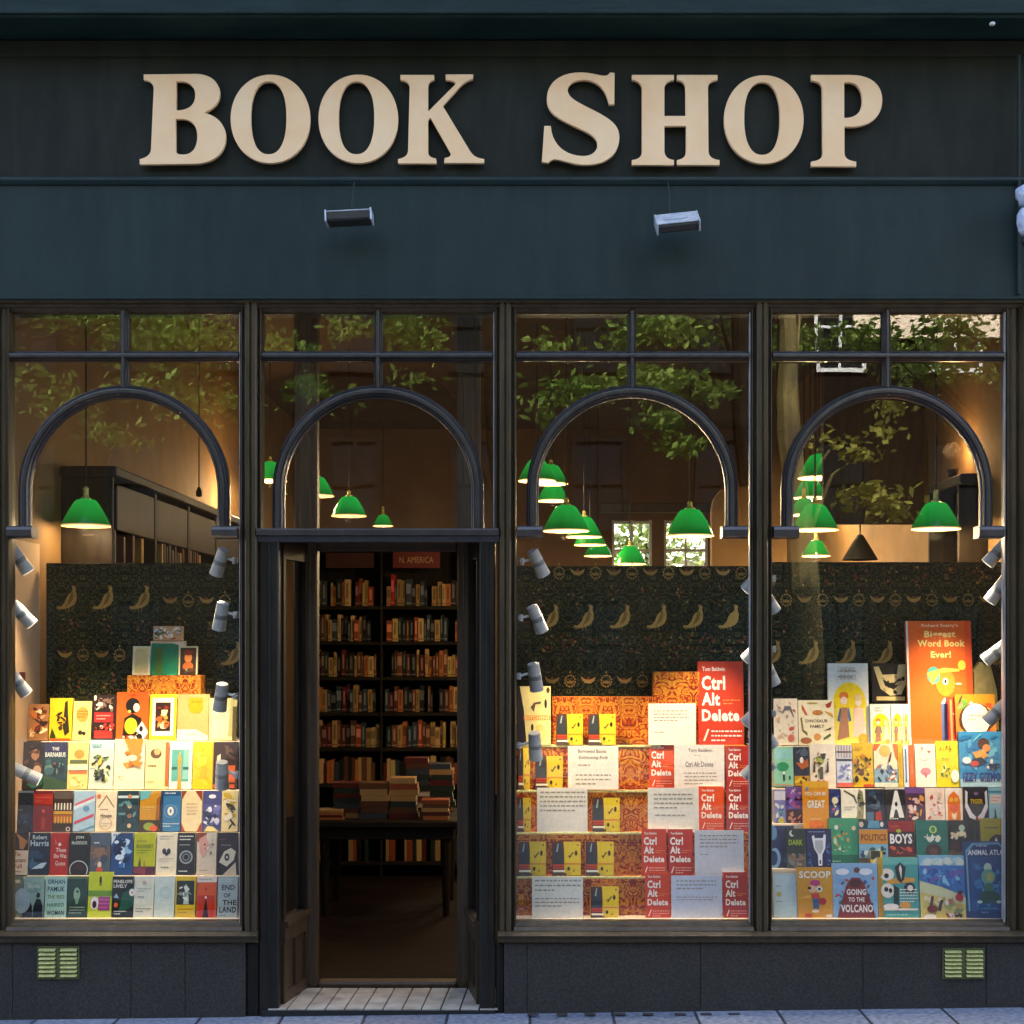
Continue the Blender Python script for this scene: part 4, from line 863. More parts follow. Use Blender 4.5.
L(66.5, 87.5, B, 'f0d87c', 'pale yellow book with an orange badge, fourth row of the left window', [('e', .55, .74, .25, .1, 'e8943a'), ('r', .1, .54, .95, .62, '5c6a3c'), ('r', .08, .32, .95, .4, 'd8743c'), ('b', 12, ['e8b83a', 'f4e49c'], 11, (0, 0, 1, .3), .3), ('r', 0, .4, 1, .52, 'f6eac0')], top=742)
L(88, 112.5, B, 'dfe8c8', 'pale green book crowded with dark leaves and yellow flowers, fourth row of the left window', [('r', 0, .78, 1, 1, 'b4d4d4'), ('b', 34, ['2c3828', 'd8c43a', '6a8440', 'f0e8b0', '202420'], 14, (0, .12, .95, .75), .22), ('l', .1, .84, .9, .95, 1, '7ca4a8')], top=740)
L(113, 144, B, 'f3e8c0', 'broad cream book with an orange tree shape, fourth row of the left window', [('b', 30, ['e0902c', 'c8701c', 'e8a848'], 23, (.25, .38, .95, 1), .22), ('p', [(.3, 1), (.95, 1), (.8, .6), (.9, .4), (.6, .5), (.5, .8)], 'dc8c2c'), ('e', .6, .62, .16, .06, 'f3e8c0'), ('l', .15, .2, .6, .28, 1, 'b89a5c')], top=739)
L(144.5, 168, B, 'f1e0a2', 'cream book with an orange strip on its right edge, fourth row of the left window', [('r', .86, .05, 1, .95, 'd86c2a'), ('e', .45, .72, .24, .1, '6a4a28'), ('e', .5, .76, .14, .07, 'e0b070'), ('l', .12, .42, .8, .52, 1, '9a6c34'), ('l', .12, .12, .8, .18, 1, 'c8a85c')], top=740)
L(168.5, 191.5, B, 'eef0dc', 'white book with a teal panel and an orange vase, fourth row of the left window', [('r', .1, .16, .85, .82, '5cb0a0'), ('p', [(.36, .0), (.4, .4), (.36, .6), (.44, .8), (.54, .6), (.5, .4), (.56, 0)], 'dca03c'), ('p', [(.58, .2), (.62, .8), (.85, .84), (.85, .2)], '8cc8b8'), ('r', .1, .4, .34, .46, '2c6a5c'), ('r', .6, .4, .85, .46, '2c6a5c')], top=741)
L(192, 212, B, 'e8c61e', 'plain bright yellow book, fourth row of the left window', [('e', .4, .52, .04, .02, '8a6a10'), ('b', 8, ['f0d43c', 'dcb418'], 3, (0, 0, 1, 1), .4)], top=742)
L(212.5, 237, B, '33201c', 'dark book with orange panel behind the lowest spotlight, fourth row of left window', [('p', [(.1, .1), (.15, .7), (.3, .75), (.3, .1)], 'd8c8a8'), ('r', .35, .14, .92, .5, 'd0602c'), ('r', 0, .02, .9, .1, 'c8542c'), ('b', 5, ['5c4034', '1a1414'], 3, (.4, .6, 1, 1), .3)], top=742)
L(27, 48, A, '9a6a42', 'brown and cream book with tangled figures, first of the fifth row in the left window', [('b', 28, ['d8b078', '3c2420', 'b86a34', 'e8d4a0', '6a3428'], 31, (0, 0, 1, 1), .3)], top=704)
L(48.5, 71.5, A, 'e4bc1e', 'yellow book with black silhouettes, fifth row of the left window', [('p', [(.0, .0), (.12, .3), (.3, .1), (.3, 0)], '2a3a1c'), ('p', [(.6, .3), (.66, .9), (.78, .95), (.82, .6), (.9, .2), (.7, .1)], '2a2414'), ('b', 12, ['2a2414', 'c89410', '3c3018'], 27, (.2, .2, .8, .7), .22), ('r', .05, .0, .95, .05, 'c8501c')], top=698)
L(72, 90.5, A, 'e2cc7a', 'pale yellow book with an orange disc, fifth row of the left window', [('e', .5, .66, .34, .2, 'c8943c'), ('l', .2, .56, .8, .78, 3, '6a4a20'), ('e', .42, .2, .12, .06, '2c2820'), ('e', .62, .18, .1, .05, '2c2820')], top=701)
L(91, 115, A, '2a1c1c', 'black book with a red block of lettering, fifth row of the left window', [('r', .1, .4, .9, .62, 'b02c28'), ('r', .12, .05, .88, .22, 'b8342c'), ('b', 22, ['e8dcc8', '8a6a5c'], 29, (0, .6, 1, 1), .18), ('l', .2, .44, .8, .58, 2, 'e0b0a0'), ('b', 10, ['e8dcc8', 'c0392b'], 28, (0, .2, 1, .42), .18)], top=695)
L(115.5, 148, A, 'e0601e', 'large orange book with a black haired figure in yellow, fifth row of the left window', [('e', .5, .72, .22, .16, '1c1c1e'), ('e', .62, .68, .1, .09, 'ece4cc'), ('e', .4, .6, .05, .03, 'd8c85c'), ('p', [(.2, .1), (.25, .46), (.5, .56), (.78, .46), (.86, .1)], '1f1a16'), ('e', .46, .3, .2, .17, 'e8c02a'), ('p', [(.6, .2), (.8, .4), (1, .18), (.9, .05)], 'f0ead8'), ('e', .78, .24, .06, .06, '1c1c1e'), ('b', 10, ['f0ead8', '1c1c1e'], 37, (.1, .0, 1, .14), .14), ('l', .4, .92, .9, .97, 1, '9a3c14')], top=692)
L(148.5, 176, A, 'd4d832', 'lime bordered book with a dark stained glass picture, fifth row of the left window', [('r', .1, .1, .9, .92, 'f2ecd0'), ('r', .22, .2, .78, .82, '38221c'), ('b', 24, ['c8642c', '8a2c20', 'e4d8a8', '1c1614', 'd0a040'], 41, (.22, .2, .78, .82), .2)], top=694)
L(176.5, 208, A, 'eda468', 'peach coloured book with a yellow label, fifth row of the left window', [('p', [(.35, .92), (.82, .92), (.82, .68), (.7, .58), (.42, .6), (.35, .7)], 'e89a1c'), ('l', .45, .8, .78, .86, 1, 'a8641c'), ('p', [(0, 0), (1, 0), (1, .1), (.6, .24), (0, .24)], 'f4e0c0'), ('l', .35, .1, .8, .15, 1, 'b88a60')], top=694)
L(208.5, 236, A, 'd6cf94', 'pale olive book behind the third spotlight, last of the fifth row in the left window', [('r', .12, .05, .72, .78, 'e4deb0'), ('p', [(.7, .1), (.8, 1), (.95, 1), (.9, .1)], 'c0b878'), ('l', .2, .5, .62, .6, 2, '7a7448'), ('r', .86, 0, 1, .8, '5c5638')], top=698)
# stand on top of the left display
x0, x1 = WX(128, .5), WX(201, .5)
q = M(); q.bbox(x0, x1, .485, .60, WZ(741, .42), WZ(675.5, .49), .002); tag(q.build('display_plinth', 'morris', origin=((x0 + x1) / 2, .5, 1)), 'box covered in orange leaf scroll paper at the top of the left display', 'display box')
U = (.505, 675, 646)
L(132, 150, U, 'e2dcae', 'small pale yellow bordered book on the patterned box, left of the green one', [('r', .15, .08, .85, .92, 'd8c88a'), ('l', .3, .8, .7, .9, 1, 'a8985c')], th=.02)
L(150.5, 177.5, U, '1c7a56', 'green book with an olive stripe standing on the patterned box', [('r', .15, .04, .42, .86, '4a6a24'), ('l', .35, .9, .8, .97, 1, '0c3a2a'), ('r', .6, 0, .96, .04, '2a9a70')], top=643, th=.02)
L(178, 197.5, U, '3a2a1c', 'small dark framed book with an orange portrait on the patterned box', [('r', .0, .0, .08, 1, 'd8cfa0'), ('r', .92, .0, 1, 1, 'd8cfa0'), ('r', .08, .95, .92, 1, 'd8cfa0'), ('e', .5, .6, .2, .18, 'e08a44'), ('e', .5, .3, .28, .16, 'c86a30'), ('e', .5, .78, .24, .1, '7a2c1c'), ('b', 8, ['5c3a24', '8a9a70'], 44, (.1, .02, .9, .3), .2)], top=646, th=.02)
book(153, 626, 183, 640.5, .525, 'c8a070', 'tiny colourful landscape format book at the very top of the left display', [('b', 40, ['a83c2c', 'e8dcc0', '3c6a4a', 'd8a040', '2a2a30', 'f0ece0', 'b8c8d0'], 51, (0, 0, 1, 1), .12)], group=G1, th=.02)
q = M(); q.bbox(WX(151, .54), WX(186, .54), .531, .56, WZ(675, .5), WZ(641, .54), .002); tag(q.build('book_support', 'step', origin=(WX(168, .54), .54, WZ(675, .5))), 'small cream block behind the green book on the patterned box', 'block')
q = M(); y0 = .32; q.bbox(RX0 + .001, RX0 + .012, y0, y0 + .07, WZ(692, .35), WZ(672, .35), .001); tag(q.build('wall_socket', mat('maroon_plastic', (.12, .02, .025), None, .4), origin=(RX0, y0, WZ(690, .35))), 'small maroon plate on the cream side wall of the left window', 'wall plate')

# ---------------------------------------------------------------- third window
G3 = 'copies of the yellow and black fable book in the third window'
def fable(px0, py0, px1, py1, Y, lab, gap=True, big=False):
    art = [('r', 0, 0, .42, 1, '5a2a1c'), ('p', [(.03, .34), (.05, .8), (.16, .97), (.32, .97), (.4, .6), (.41, .34)], '30363a'), ('p', [(.14, .7), (.2, .95), (.24, .95), (.2, .7)], '9aa4a0'), ('r', .03, .2, .42, .33, 'c0452c'), ('r', .03, .25, .42, .27, '6a1c14'), ('r', .03, .1, .45, .16, 'f0ead0'), ('r', 0, .0, .5, .07, '4c4438'),
           ('p', [(.40, 1), (1, 1), (1, .35), (.94, .0), (.68, 0), (.5, .25), (.44, .6)], 'e6c62c'), ('e', .84, .66, .05, .08, '2a2620'), ('p', [(.55, .6), (.62, .5), (.76, .68), (.72, .7), (.62, .58)], '6a4a28'), ('r', .44, .32, .98, .37, 'd88a24'), ('e', .58, .2, .05, .06, '3c3420'), ('e', .76, .14, .03, .03, '8a5a20'), ('e', .9, .9, .03, .03, '6a4a28')]
    book(px0, py0, px1, py1, Y, 'e0bc28', lab, art, group=G3, th=.03)
fable(556, 714, 583, 745, .40, 'left of the two yellow and black fable books at the top of the patterned steps')
fable(588, 714, 616, 745, .40, 'right of the two yellow and black fable books at the top of the patterned steps')
fable(518, 748, 530, 789.5, .35, 'narrow yellow fable book at the far left edge of the third window, below the tall one')
fable(535, 756, 563, 789, .335, 'yellow and black fable book directly left of the card with a two line heading')
fable(517.5, 798, 531, 831.5, .28, 'yellow fable book at the left edge beside the upper left text card')
fable(592, 798, 620, 831.5, .27, 'yellow and black fable book right of the upper left text card')
fable(518, 842, 546, 875.5, .20, 'first of three yellow fable books in a row above the lowest left card')
fable(552, 842, 581, 875.5, .20, 'middle of three yellow fable books in a row above the lowest left card')
fable(585.5, 842, 614, 875.5, .20, 'last of three yellow fable books in a row above the lowest left card')
fable(590.5, 887, 619, 918.5, .14, 'yellow and black fable book on the window floor right of the lowest left card')
book(517, 686, 551, 745, .40, 'e0cf88', 'tall cream book with an orange banner at the upper left of the third window', [('p', [(0, 0), (0, 1), (.08, 1), (.2, .6), (.28, .0)], '26242a'), ('r', .2, .42, .98, .5, 'dc8a30'), ('t', 'KITCHENS', .24, .43, .96, .49, 'f0d090', .03), ('e', .85, .7, .04, .08, '2c2c24'), ('p', [(.4, .64), (.5, .72), (.72, .74), (.7, .7), (.55, .69), (.5, .56)], '5c4a3c'), ('e', .45, .3, .04, .06, '2c2c24'), ('e', .92, .93, .05, .05, '4a3424'), ('b', 8, ['e8d890', 'd4c070'], 61, (.3, 0, .95, .4), .2)], group='tall show copies', th=.03)
CT = 'c23a22'
def ctrl(px0, py0, px1, py1, Y, lab, base=CT, lab2=None, big=False):
    w1 = 'f6ece0'
    art = [('t', 'Tom Baldwin', .1, .885, .6, .935, w1), ('t', 'Ctrl', .08, .66, .6, .83, w1, .035), ('t', 'Alt', .08, .475, .48, .63, w1, .035), ('t', 'Delete', .08, .29, .90, .43, w1, .035),
           ('l', .55, .48, .92, .56, 2, 'e8924a'), ('p', [(.1, .06), (.14, .06), (.24, .2), (.2, .2)], w1), ('l', .28, .04, .95, .2, 3, 'f0b8a0' if not big else w1)]
    book(px0, py0, px1, py1, Y, base, lab, art, group='copies of the red book in the third window', th=.028, lean=6)
ctrl(698.5, 661, 744.5, 746, .46, 'very large red show copy reading Ctrl Alt Delete, towering over the small ones', big=True)
ctrl(649.5, 743.5, 674, 789, .38, 'small orange red Ctrl Alt Delete book left of the author card', 'd04a1e')
ctrl(726.5, 746, 751, 789, .36, 'small dark red Ctrl Alt Delete book right of the author card, below the large one', 'b03024')
ctrl(699.5, 786.5, 724.5, 831.5, .29, 'small orange Ctrl Alt Delete book right of the middle text card', 'd4481c')
ctrl(727, 786.5, 751, 831.5, .28, 'small crimson Ctrl Alt Delete book at the right edge beside an orange copy', 'a8302a')
ctrl(642, 829.5, 667, 876, .20, 'left of two small red Ctrl Alt Delete books side by side', 'c63c20')
ctrl(668.5, 829.5, 693.5, 876, .20, 'right of two small red Ctrl Alt Delete books side by side', 'b52e22')
ctrl(645.5, 873, 671, 919, .135, 'small orange red Ctrl Alt Delete book on the window floor left of the lowest right card', 'd0431f')
ctrl(724, 873, 748.5, 919, .135, 'small dark red Ctrl Alt Delete book on the window floor right of the lowest right card', 'b2301f')
def tc(px0, py0, px1, py1, Y, lab, lines, head=(), base='f3edd8'):
    art = [('l', a, b, c, d, n, 'a89c84') for a, b, c, d, n in lines] + [('t', s, a, b, c, d, '5a4c40', .0) for s, a, b, c, d in head]
    card(px0, py0, px1, py1, Y, base, lab, art, group='text cards in the third window')
tc(568, 746, 618.5, 789.5, .325, 'cream card with a two line heading among the yellow fable books', [(.15, .08, .85, .38, 3), (.2, .52, .86, .6, 1)], [('Borrowed Books', .2, .84, .76, .92), ('Exhibiting Folk', .22, .68, .8, .77)])
tc(537, 788, 587.5, 833, .265, 'cream card of small print at the left of the third window, upper of the two there', [(.06, .45, .96, .95, 5)], [])
tc(532, 877, 583, 918.8, .13, 'cream card of small print lowest in the left corner of the third window', [(.06, .62, .96, .96, 3), (.06, .26, .92, .52, 3)], [])
tc(648.5, 703.5, 696, 745, .395, 'cream card of small print directly left of the large red show copy', [(.12, .55, .86, .86, 4), (.12, .28, .35, .34, 1)], [])
tc(674.5, 745, 724.5, 789, .34, 'off white card with author and title lines between two small red books', [(.2, .08, .85, .4, 4), (.4, .74, .65, .78, 1)], [('Tom Baldwin', .28, .84, .76, .92), ('Ctrl Alt Delete', .22, .5, .78, .62)], 'eee6d8')
tc(648, 788, 699, 832, .255, 'cream card of small print directly left of the orange red book', [(.12, .5, .88, .9, 4), (.14, .34, .86, .42, 1)], [])
tc(695, 830.5, 744, 876, .19, 'grey white card to the right of the two side by side red books', [(.1, .6, .88, .92, 4), (.1, .44, .42, .5, 1)], [], 'dcdde0')
tc(671.5, 876, 722.5, 919.5, .125, 'bluish white card on the window floor between two red books', [(.1, .66, .88, .92, 3), (.1, .42, .9, .54, 2)], [], 'd4dae4')

# ---------------------------------------------------------------- right window
G4 = 'picture books shown in the right window'
def Q4(px0, py0, px1, py1, Y, base, lab, art, **kw): book(px0, py0, px1, py1, Y, base, lab, art, group=G4, **kw)
a1, a2, a3, a4, a5 = .135, .21, .28, .35, .42
Q4(774.5, 874, 798, 918.8, a1, 'aac4c8', 'pale grey blue book with a small yellow dot, leftmost on the floor of the right window', [('r', .05, .05, .95, .95, 'b4ccd0'), ('e', .2, .54, .1, .06, 'b8a83c'), ('l', .1, .68, .6, .76, 1, '7c94a0'), ('l', .1, .34, .7, .42, 1, '7c94a0'), ('l', .1, .04, .9, .08, 1, 'dce8ec')])
Q4(798, 868, 833.5, 919, a1, 'cf9420', 'mustard book titled in big white capitals with a pink haired figure, floor of the right window', [('t', 'SCOOP', .05, .79, .95, .93, 'f4ecd8', .03), ('p', [(.0, .4), (.3, .46), (.5, .44), (.5, .4), (.2, .4)], 'e4b040'), ('e', .5, .7, .15, .06, 'b03070'), ('e', .42, .58, .12, .07, 'e8b890'), ('e', .62, .58, .09, .06, 'ece4d0'), ('e', .62, .58, .04, .03, K), ('e', .34, .6, .05, .03, K), ('p', [(.4, .5), (.6, .5), (.64, .4), (.38, .4)], 'c03a30'), ('p', [(.42, .4), (.62, .4), (.6, .2), (.44, .2)], '2c5a80'), ('e', .7, .34, .12, .07, 'a82c28'), ('e', .5, .15, .1, .03, 'e8d8c0'), ('e', .3, .07, .12, .04, 'c04a20'), ('r', .8, .03, .97, .09, 'e8dcc0')])
Q4(833.5, 864, 878.5, 919, a1, '8cb4d4', 'light blue book with a maroon volcano carrying the title, floor of the right window', [('b', 26, ['c04a3c', '2c5a8a', '3c7a5a', 'e0d8c0', '5a3c2c'], 71, (.04, .2, .96, .8), .08), ('e', .22, .85, .15, .06, 'e4e8ea'), ('e', .74, .85, .15, .06, 'e4e8ea'), ('e', .54, .88, .07, .05, '6a4434'), ('p', [(.08, 0), (.2, .35), (.32, .64), (.42, .74), (.6, .74), (.7, .64), (.85, .3), (.95, 0)], '7c2a24'), ('e', .5, .64, .14, .07, '4a1c18'), ('t', 'GOING', .3, .43, .74, .54, 'f6efe4', .03), ('t', 'TO THE', .34, .31, .7, .39, 'f6efe4', .02), ('t', 'VOLCANO', .17, .12, .88, .26, 'f6efe4', .03)])
Q4(878.8, 858, 884.2, 919, .15, 'd0a428', 'thin yellow spine beside the volcano book', [('r', .2, .1, .8, .9, 'c8941c')], lean=4)
Q4(884.5, 858, 920, 919, a1, '4a9c94', 'teal book crowded with black and white animals, floor of the right window', [('r', 0, .88, 1, 1, '6ab8a8'), ('e', .12, .72, .2, .1, 'ece4d0'), ('e', .1, .7, .07, .04, K), ('p', [(.1, .62), (.5, .68), (.9, .66), (.9, .6), (.5, .58), (.1, .56)], 'd89a34'), ('p', [(.34, .84), (.5, .92), (.66, .84), (.6, .64), (.5, .58), (.4, .64)], '1f2a2c'), ('p', [(.46, .82), (.5, .88), (.54, .82), (.52, .64)], 'ece4d0'), ('e', .12, .46, .19, .12, 'ece4d0'), ('e', .08, .48, .06, .04, K), ('e', .2, .46, .05, .04, K), ('e', .74, .5, .16, .09, '1c2426'), ('e', .76, .5, .08, .05, 'ece4d0'), ('p', [(.3, .55), (.44, .5), (.42, .12), (.26, .14)], '20342c'), ('l', .46, .26, .96, .5, 5, 'f0e8d8'), ('e', .6, .22, .16, .06, 'd89a34'), ('e', .2, .2, .22, .05, 'f4ece0'), ('r', .0, .14, .95, .17, 'ece4d0'), ('l', .06, .04, .9, .1, 1, '9ad4c8')])
Q4(920.5, 856, 966, 919, a1, '7fb4cc', 'book with a painted beach, blue sea and small animals, floor of the right window', [('b', 30, ['b8d8d8', '8cc0d0', 'd8e0d0'], 72, (0, .8, 1, 1), .14), ('p', [(0, .84), (1, .84), (1, .4), (.6, .48), (0, .62)], '3c74b4'), ('b', 34, ['4a8cc8', '6a60a8', '2c5a9c', '8cc4dc'], 73, (0, .5, 1, .84), .16), ('p', [(0, .6), (.5, .5), (1, .34), (1, 0), (0, 0)], 'd0d0a0'), ('p', [(0, .42), (.4, .36), (1, .22), (1, 0), (0, 0)], 'd8c468'), ('b', 30, ['e8dcb0', 'b8b060', 'c8a050', '8a9a5c'], 74, (0, 0, 1, .4), .12), ('e', .26, .16, .12, .06, '7a3a2c'), ('p', [(.2, .2), (.24, .36), (.3, .36), (.26, .18)], '6a3024'), ('p', [(.38, .14), (.44, .3), (.5, .3), (.44, .12)], '2c2420'), ('e', .86, .34, .09, .06, 'b82c38'), ('e', .88, .42, .05, .03, '3c2420'), ('e', .66, .28, .07, .04, 'b86a40'), ('e', .58, .26, .04, .04, 'ece0d0'), ('e', .2, .04, .14, .04, 'e8e4d8'), ('b', 12, ['a83c34', 'e4dcc8', '3c3430'], 75, (.4, 0, 1, .12), .1)])
Q4(966.5, 842, 1010, 919, .125, '1d3c6c', 'tall navy book reading ANIMAL ATLAS with green bird, floor of right window', [('p', [(.06, .1), (.1, .1), (.09, .86), (.24, .95), (.8, .96), (.95, .88), (.95, .1), (.98, .1), (.98, .9), (.82, .985), (.2, .975), (.05, .88)], '6ca8c4'), ('r', .14, .1, .94, .8, '1f5088'), ('t', 'ANIMAL ATLAS', .1, .82, .97, .89, 'eef2ee', .03), ('l', .3, .925, .76, .955, 1, 'dce8ec'), ('b', 30, ['3c7cb0', '4c94c0', '2a68a4'], 77, (.14, .12, .94, .78), .16), ('e', .54, .66, .09, .06, 'c8dcc0'), ('e', .54, .54, .16, .1, '6aa890'), ('e', .58, .54, .08, .06, 'b8b060'), ('e', .54, .4, .11, .06, '3c7c5c'), ('p', [(.3, .3), (.44, .36), (.66, .36), (.8, .3), (.7, .2), (.38, .2)], '1c5040'), ('e', .32, .22, .06, .02, 'c8e0d0'), ('e', .76, .22, .06, .02, 'c8e0d0'), ('l', .34, .06, .74, .16, 2, '4c94b8')], th=.03)
Q4(773, 826, 795, 872, .225, '1c2c58', 'navy book with pale blue curves at the left edge, second row of the right window', [('e', .0, .84, .22, .16, '5c8cb0'), ('e', .1, .3, .26, .22, '8cb4cc'), ('e', .02, .3, .2, .16, '1c3c64'), ('b', 8, ['2c4c84', '14204c'], 81, (.1, 0, 1, 1), .35)])
Q4(787, 829, 806.5, 868, .20, '24302a', 'dark green book with a white crescent and lime title, second row of the right window', [('e', .3, .88, .14, .08, 'dce4d8'), ('e', .38, .9, .12, .07, '24302a'), ('t', 'DARK', .12, .58, .85, .72, 'a4b82c', .03), ('r', 0, 0, 1, .36, '5c5a50'), ('b', 18, ['8a6a54', '7c8478', '3c4438', 'a88c70'], 82, (0, 0, 1, .4), .28)])
Q4(807, 829, 832.5, 868, .20, '1c2450', 'navy book with a white goblet shape, second row of the right window', [('p', [(.22, .8), (.3, .84), (.34, .76), (.66, .76), (.7, .86), (.78, .84), (.74, .5), (.62, .34), (.6, .06), (.46, .06), (.44, .34), (.3, .5)], 'eceef0'), ('p', [(.34, .7), (.66, .7), (.66, .5), (.56, .36), (.48, .36), (.34, .5)], 'b8bcbc'), ('p', [(.5, .1), (.56, .1), (.56, .2), (.5, .2)], '1c2450'), ('l', .1, .88, .9, .96, 1, '8a94b0'), ('b', 8, ['2c4c8c', '3c6ca4'], 83, (.0, .0, .26, .5), .12), ('b', 6, ['2c4c8c', '3c6ca4'], 84, (.76, .0, 1, .7), .12)])
Q4(829.5, 818.5, 859, 864, .225, '3c9a6a', 'fresh green book scattered with small birds, second row of the right window', [('r', 0, 0, 1, .2, '1f6c50'), ('b', 22, ['e8e0c0', 'd8a040', '1c3c34', '6ac090', 'c8683c'], 85, (.1, .2, .95, .92), .1), ('l', .1, .03, .9, .09, 1, 'b8dcc0'), ('e', .25, .8, .07, .05, 'e8ecd8'), ('e', .85, .78, .07, .05, 'e8d0a0'), ('e', .2, .5, .06, .07, 'c8e4b0')])
Q4(859.5, 821, 888.5, 858, .22, '7ab0c4', 'blue book with an orange band lettered POLITICS, second row of the right window', [('r', 0, .78, 1, 1, '1f3440'), ('p', [(.3, .8), (.75, .8), (.7, 1), (.35, 1)], '5c98ac'), ('r', 0, .38, 1, .76, 'cf8a20'), ('t', 'POLITICS', .06, .46, .94, .64, '6a2c10', .03), ('b', 14, ['1c2830', 'd8e0d8', '2c4c5c'], 86, (0, 0, 1, .34), .16), ('e', .08, .9, .08, .08, 'dcc4a4'), ('e', .8, .9, .06, .07, 'e8e0d8')])
Q4(871, 851, 883, 868, .185, 'd8b83c', 'yellow edged book peeking behind the volcano book', [('r', 0, .5, .8, 1, '2a3024'), ('e', .5, .3, .3, .3, 'ece0c0')])
Q4(889, 820.5, 915.5, 856, .22, '2a1c20', 'black book lettered BOYS in white over a red band, second row of the right window', [('r', 0, .68, 1, .98, '8c1f1f'), ('l', .1, .74, .9, .92, 1, 'b8443c'), ('t', 'BOYS', .06, .34, .9, .62, 'f4f0ea', .035), ('e', .4, .7, .1, .05, 'a8b42c'), ('r', 0, 0, 1, .26, '5c1c20'), ('b', 10, ['c85a34', '3c2424', 'a83430'], 87, (0, 0, 1, .3), .18)])
Q4(916.5, 820.5, 948.5, 856, .22, '1c6c5c', 'teal green book with white scribbled lettering and a lime disc, second row of the right window', [('a', .54, .74, .12, .06, 'c4d86a'), ('e', .54, .74, .07, .08, '3c8c5c'), ('b', 16, ['ece8c8', 'dce4d0'], 88, (.2, .35, .85, .66), .13), ('e', .54, .16, .26, .18, '3c2c28'), ('e', .54, .12, .14, .1, '5c4438'), ('r', 0, 0, 1, .03, '58a08c'), ('l', .24, .5, .8, .56, 1, 'f0ecd4')])
Q4(949, 820.5, 981, 850, .22, '202426', 'black book with cream scribbled lettering and a pale disc, second row of the right window', [('e', .42, .74, .10, .11, 'b8d0b4'), ('b', 16, ['ece0b8', 'd8c89c'], 89, (.02, .32, .7, .66), .13), ('e', .3, .12, .26, .16, '3c2420'), ('r', .82, .1, .84, .9, '4c5054')])
Q4(981.5, 818.5, 1008, 846, .215, 'b8a81f', 'olive yellow book with a black arch, last of the second row in the right window', [('e', .62, .0, .36, .42, '16161a'), ('p', [(.45, .04), (.56, .32), (.62, .2), (.66, .04)], 'ece8e0'), ('l', .15, .6, .85, .72, 1, '3c3810'), ('l', .3, .84, .8, .9, 1, '6a641c'), ('b', 4, ['1e3a6a'], 5, (0, 0, .1, .1), .05)])
Q4(774.5, 790, 786, 824, a3, '8c88b8', 'lilac and white narrow book, leftmost of the third row in the right window', [('r', 0, .7, 1, .96, 'd8d4dc'), ('b', 14, ['4c6ca8', 'e4e0d8', '6a9a8c', '2c3450'], 91, (0, 0, 1, .7), .4), ('e', .6, .1, .3, .08, 'c8b840')])
Q4(786.5, 787, 803, 826, a3, '6c4c94', 'purple book turning dark red below, third row of the right window', [('r', 0, .66, 1, .72, '2c2034'), ('r', 0, 0, 1, .42, '3c1c20'), ('b', 18, ['c85a7c', 'd8b0cc', '8c6ab8'], 92, (0, .4, 1, 1), .25), ('b', 12, ['b83428', '6a2420', 'd88c6c'], 93, (.1, .0, .9, .4), .2)])
Q4(803.5, 781.5, 829.5, 829, .255, 'ee9a1a', 'bright orange book with white capital title, third row of the right window', [('r', 0, .86, 1, 1, 'f0b02c'), ('t', 'YOU CAN BE', .06, .7, .9, .78, 'fbf0d8', .02), ('t', 'GREAT', .16, .44, .84, .6, 'fff4dc', .035), ('l', .2, .62, .8, .67, 1, 'c8601c'), ('l', .25, .18, .75, .24, 1, 'fbd8a0'), ('e', .5, .1, .3, .08, 'f0781c'), ('b', 8, ['8a4a14', 'c8601c'], 94, (0, 0, 1, .14), .08), ('e', .16, .84, .06, .04, '5c88a8')])
Q4(829.8, 789, 841, 818, .285, '24306c', 'narrow navy book with a cream blob, third row of the right window', [('b', 12, ['e4d8a8', '5c68b0', 'd86a7c', '161c40'], 95, (0, 0, 1, 1), .4), ('e', .5, .6, .3, .12, 'ece0b0')])
Q4(841.5, 789, 866, 819, a3, 'efe8cc', 'cream book with a grey climbing branch at its right, third row of the right window', [('p', [(.1, .92), (.5, .72), (.62, .5), (.66, .54), (.56, .78), (.14, .96)], '5c5438'), ('p', [(.6, 0), (.72, .4), (.66, .7), (.75, 1), (.9, .9), (.95, .5), (.9, 0)], '8a8458'), ('b', 10, ['6a6a4c', 'b0a880', '3c4034'], 96, (.55, 0, 1, .95), .16), ('l', .12, .26, .56, .44, 2, '8c8a70')])
Q4(866.5, 789, 885, 822, a3, '1f2a38', 'dark slate book with a red patch, third row of the right window', [('b', 16, ['34485c', '101820', '5c6c78'], 97, (0, .3, 1, 1), .35), ('p', [(.5, .05), (.85, .05), (.8, .34), (.5, .28)], 'b03428'), ('r', 0, .0, .4, .3, '4c6c84')])
Q4(885.5, 787.5, 905.5, 821, a3, '1c1a1a', 'black book with a tall white letter A shape, third row of the right window', [('p', [(.2, .1), (.5, .9), (.64, .9), (.95, .1), (.7, .1), (.6, .34), (.5, .34), (.4, .1)], 'ece8dc'), ('r', 0, .94, 1, 1, 'd8ccb8'), ('l', .2, .02, .9, .12, 1, 'e8e0d0'), ('e', .56, .5, .07, .07, '1c1a1a')])
Q4(906, 787.5, 925.5, 821, a3, '4c2c44', 'plum coloured book with pale figures, third row of the right window', [('r', 0, .82, 1, 1, '6c4484'), ('b', 22, ['e4b8a8', 'c86a4c', '2c1c28', 'ecd8c8', 'd89a3c'], 98, (0, 0, 1, .85), .24)])
Q4(926, 788, 945.5, 821, a3, 'ecd4c0', 'pale pink book with faint red marks, third row of the right window', [('b', 22, ['e0a898', 'f0e0d0', 'c84c3c', 'd8b8a0'], 99, (0, 0, 1, .9), .22)])
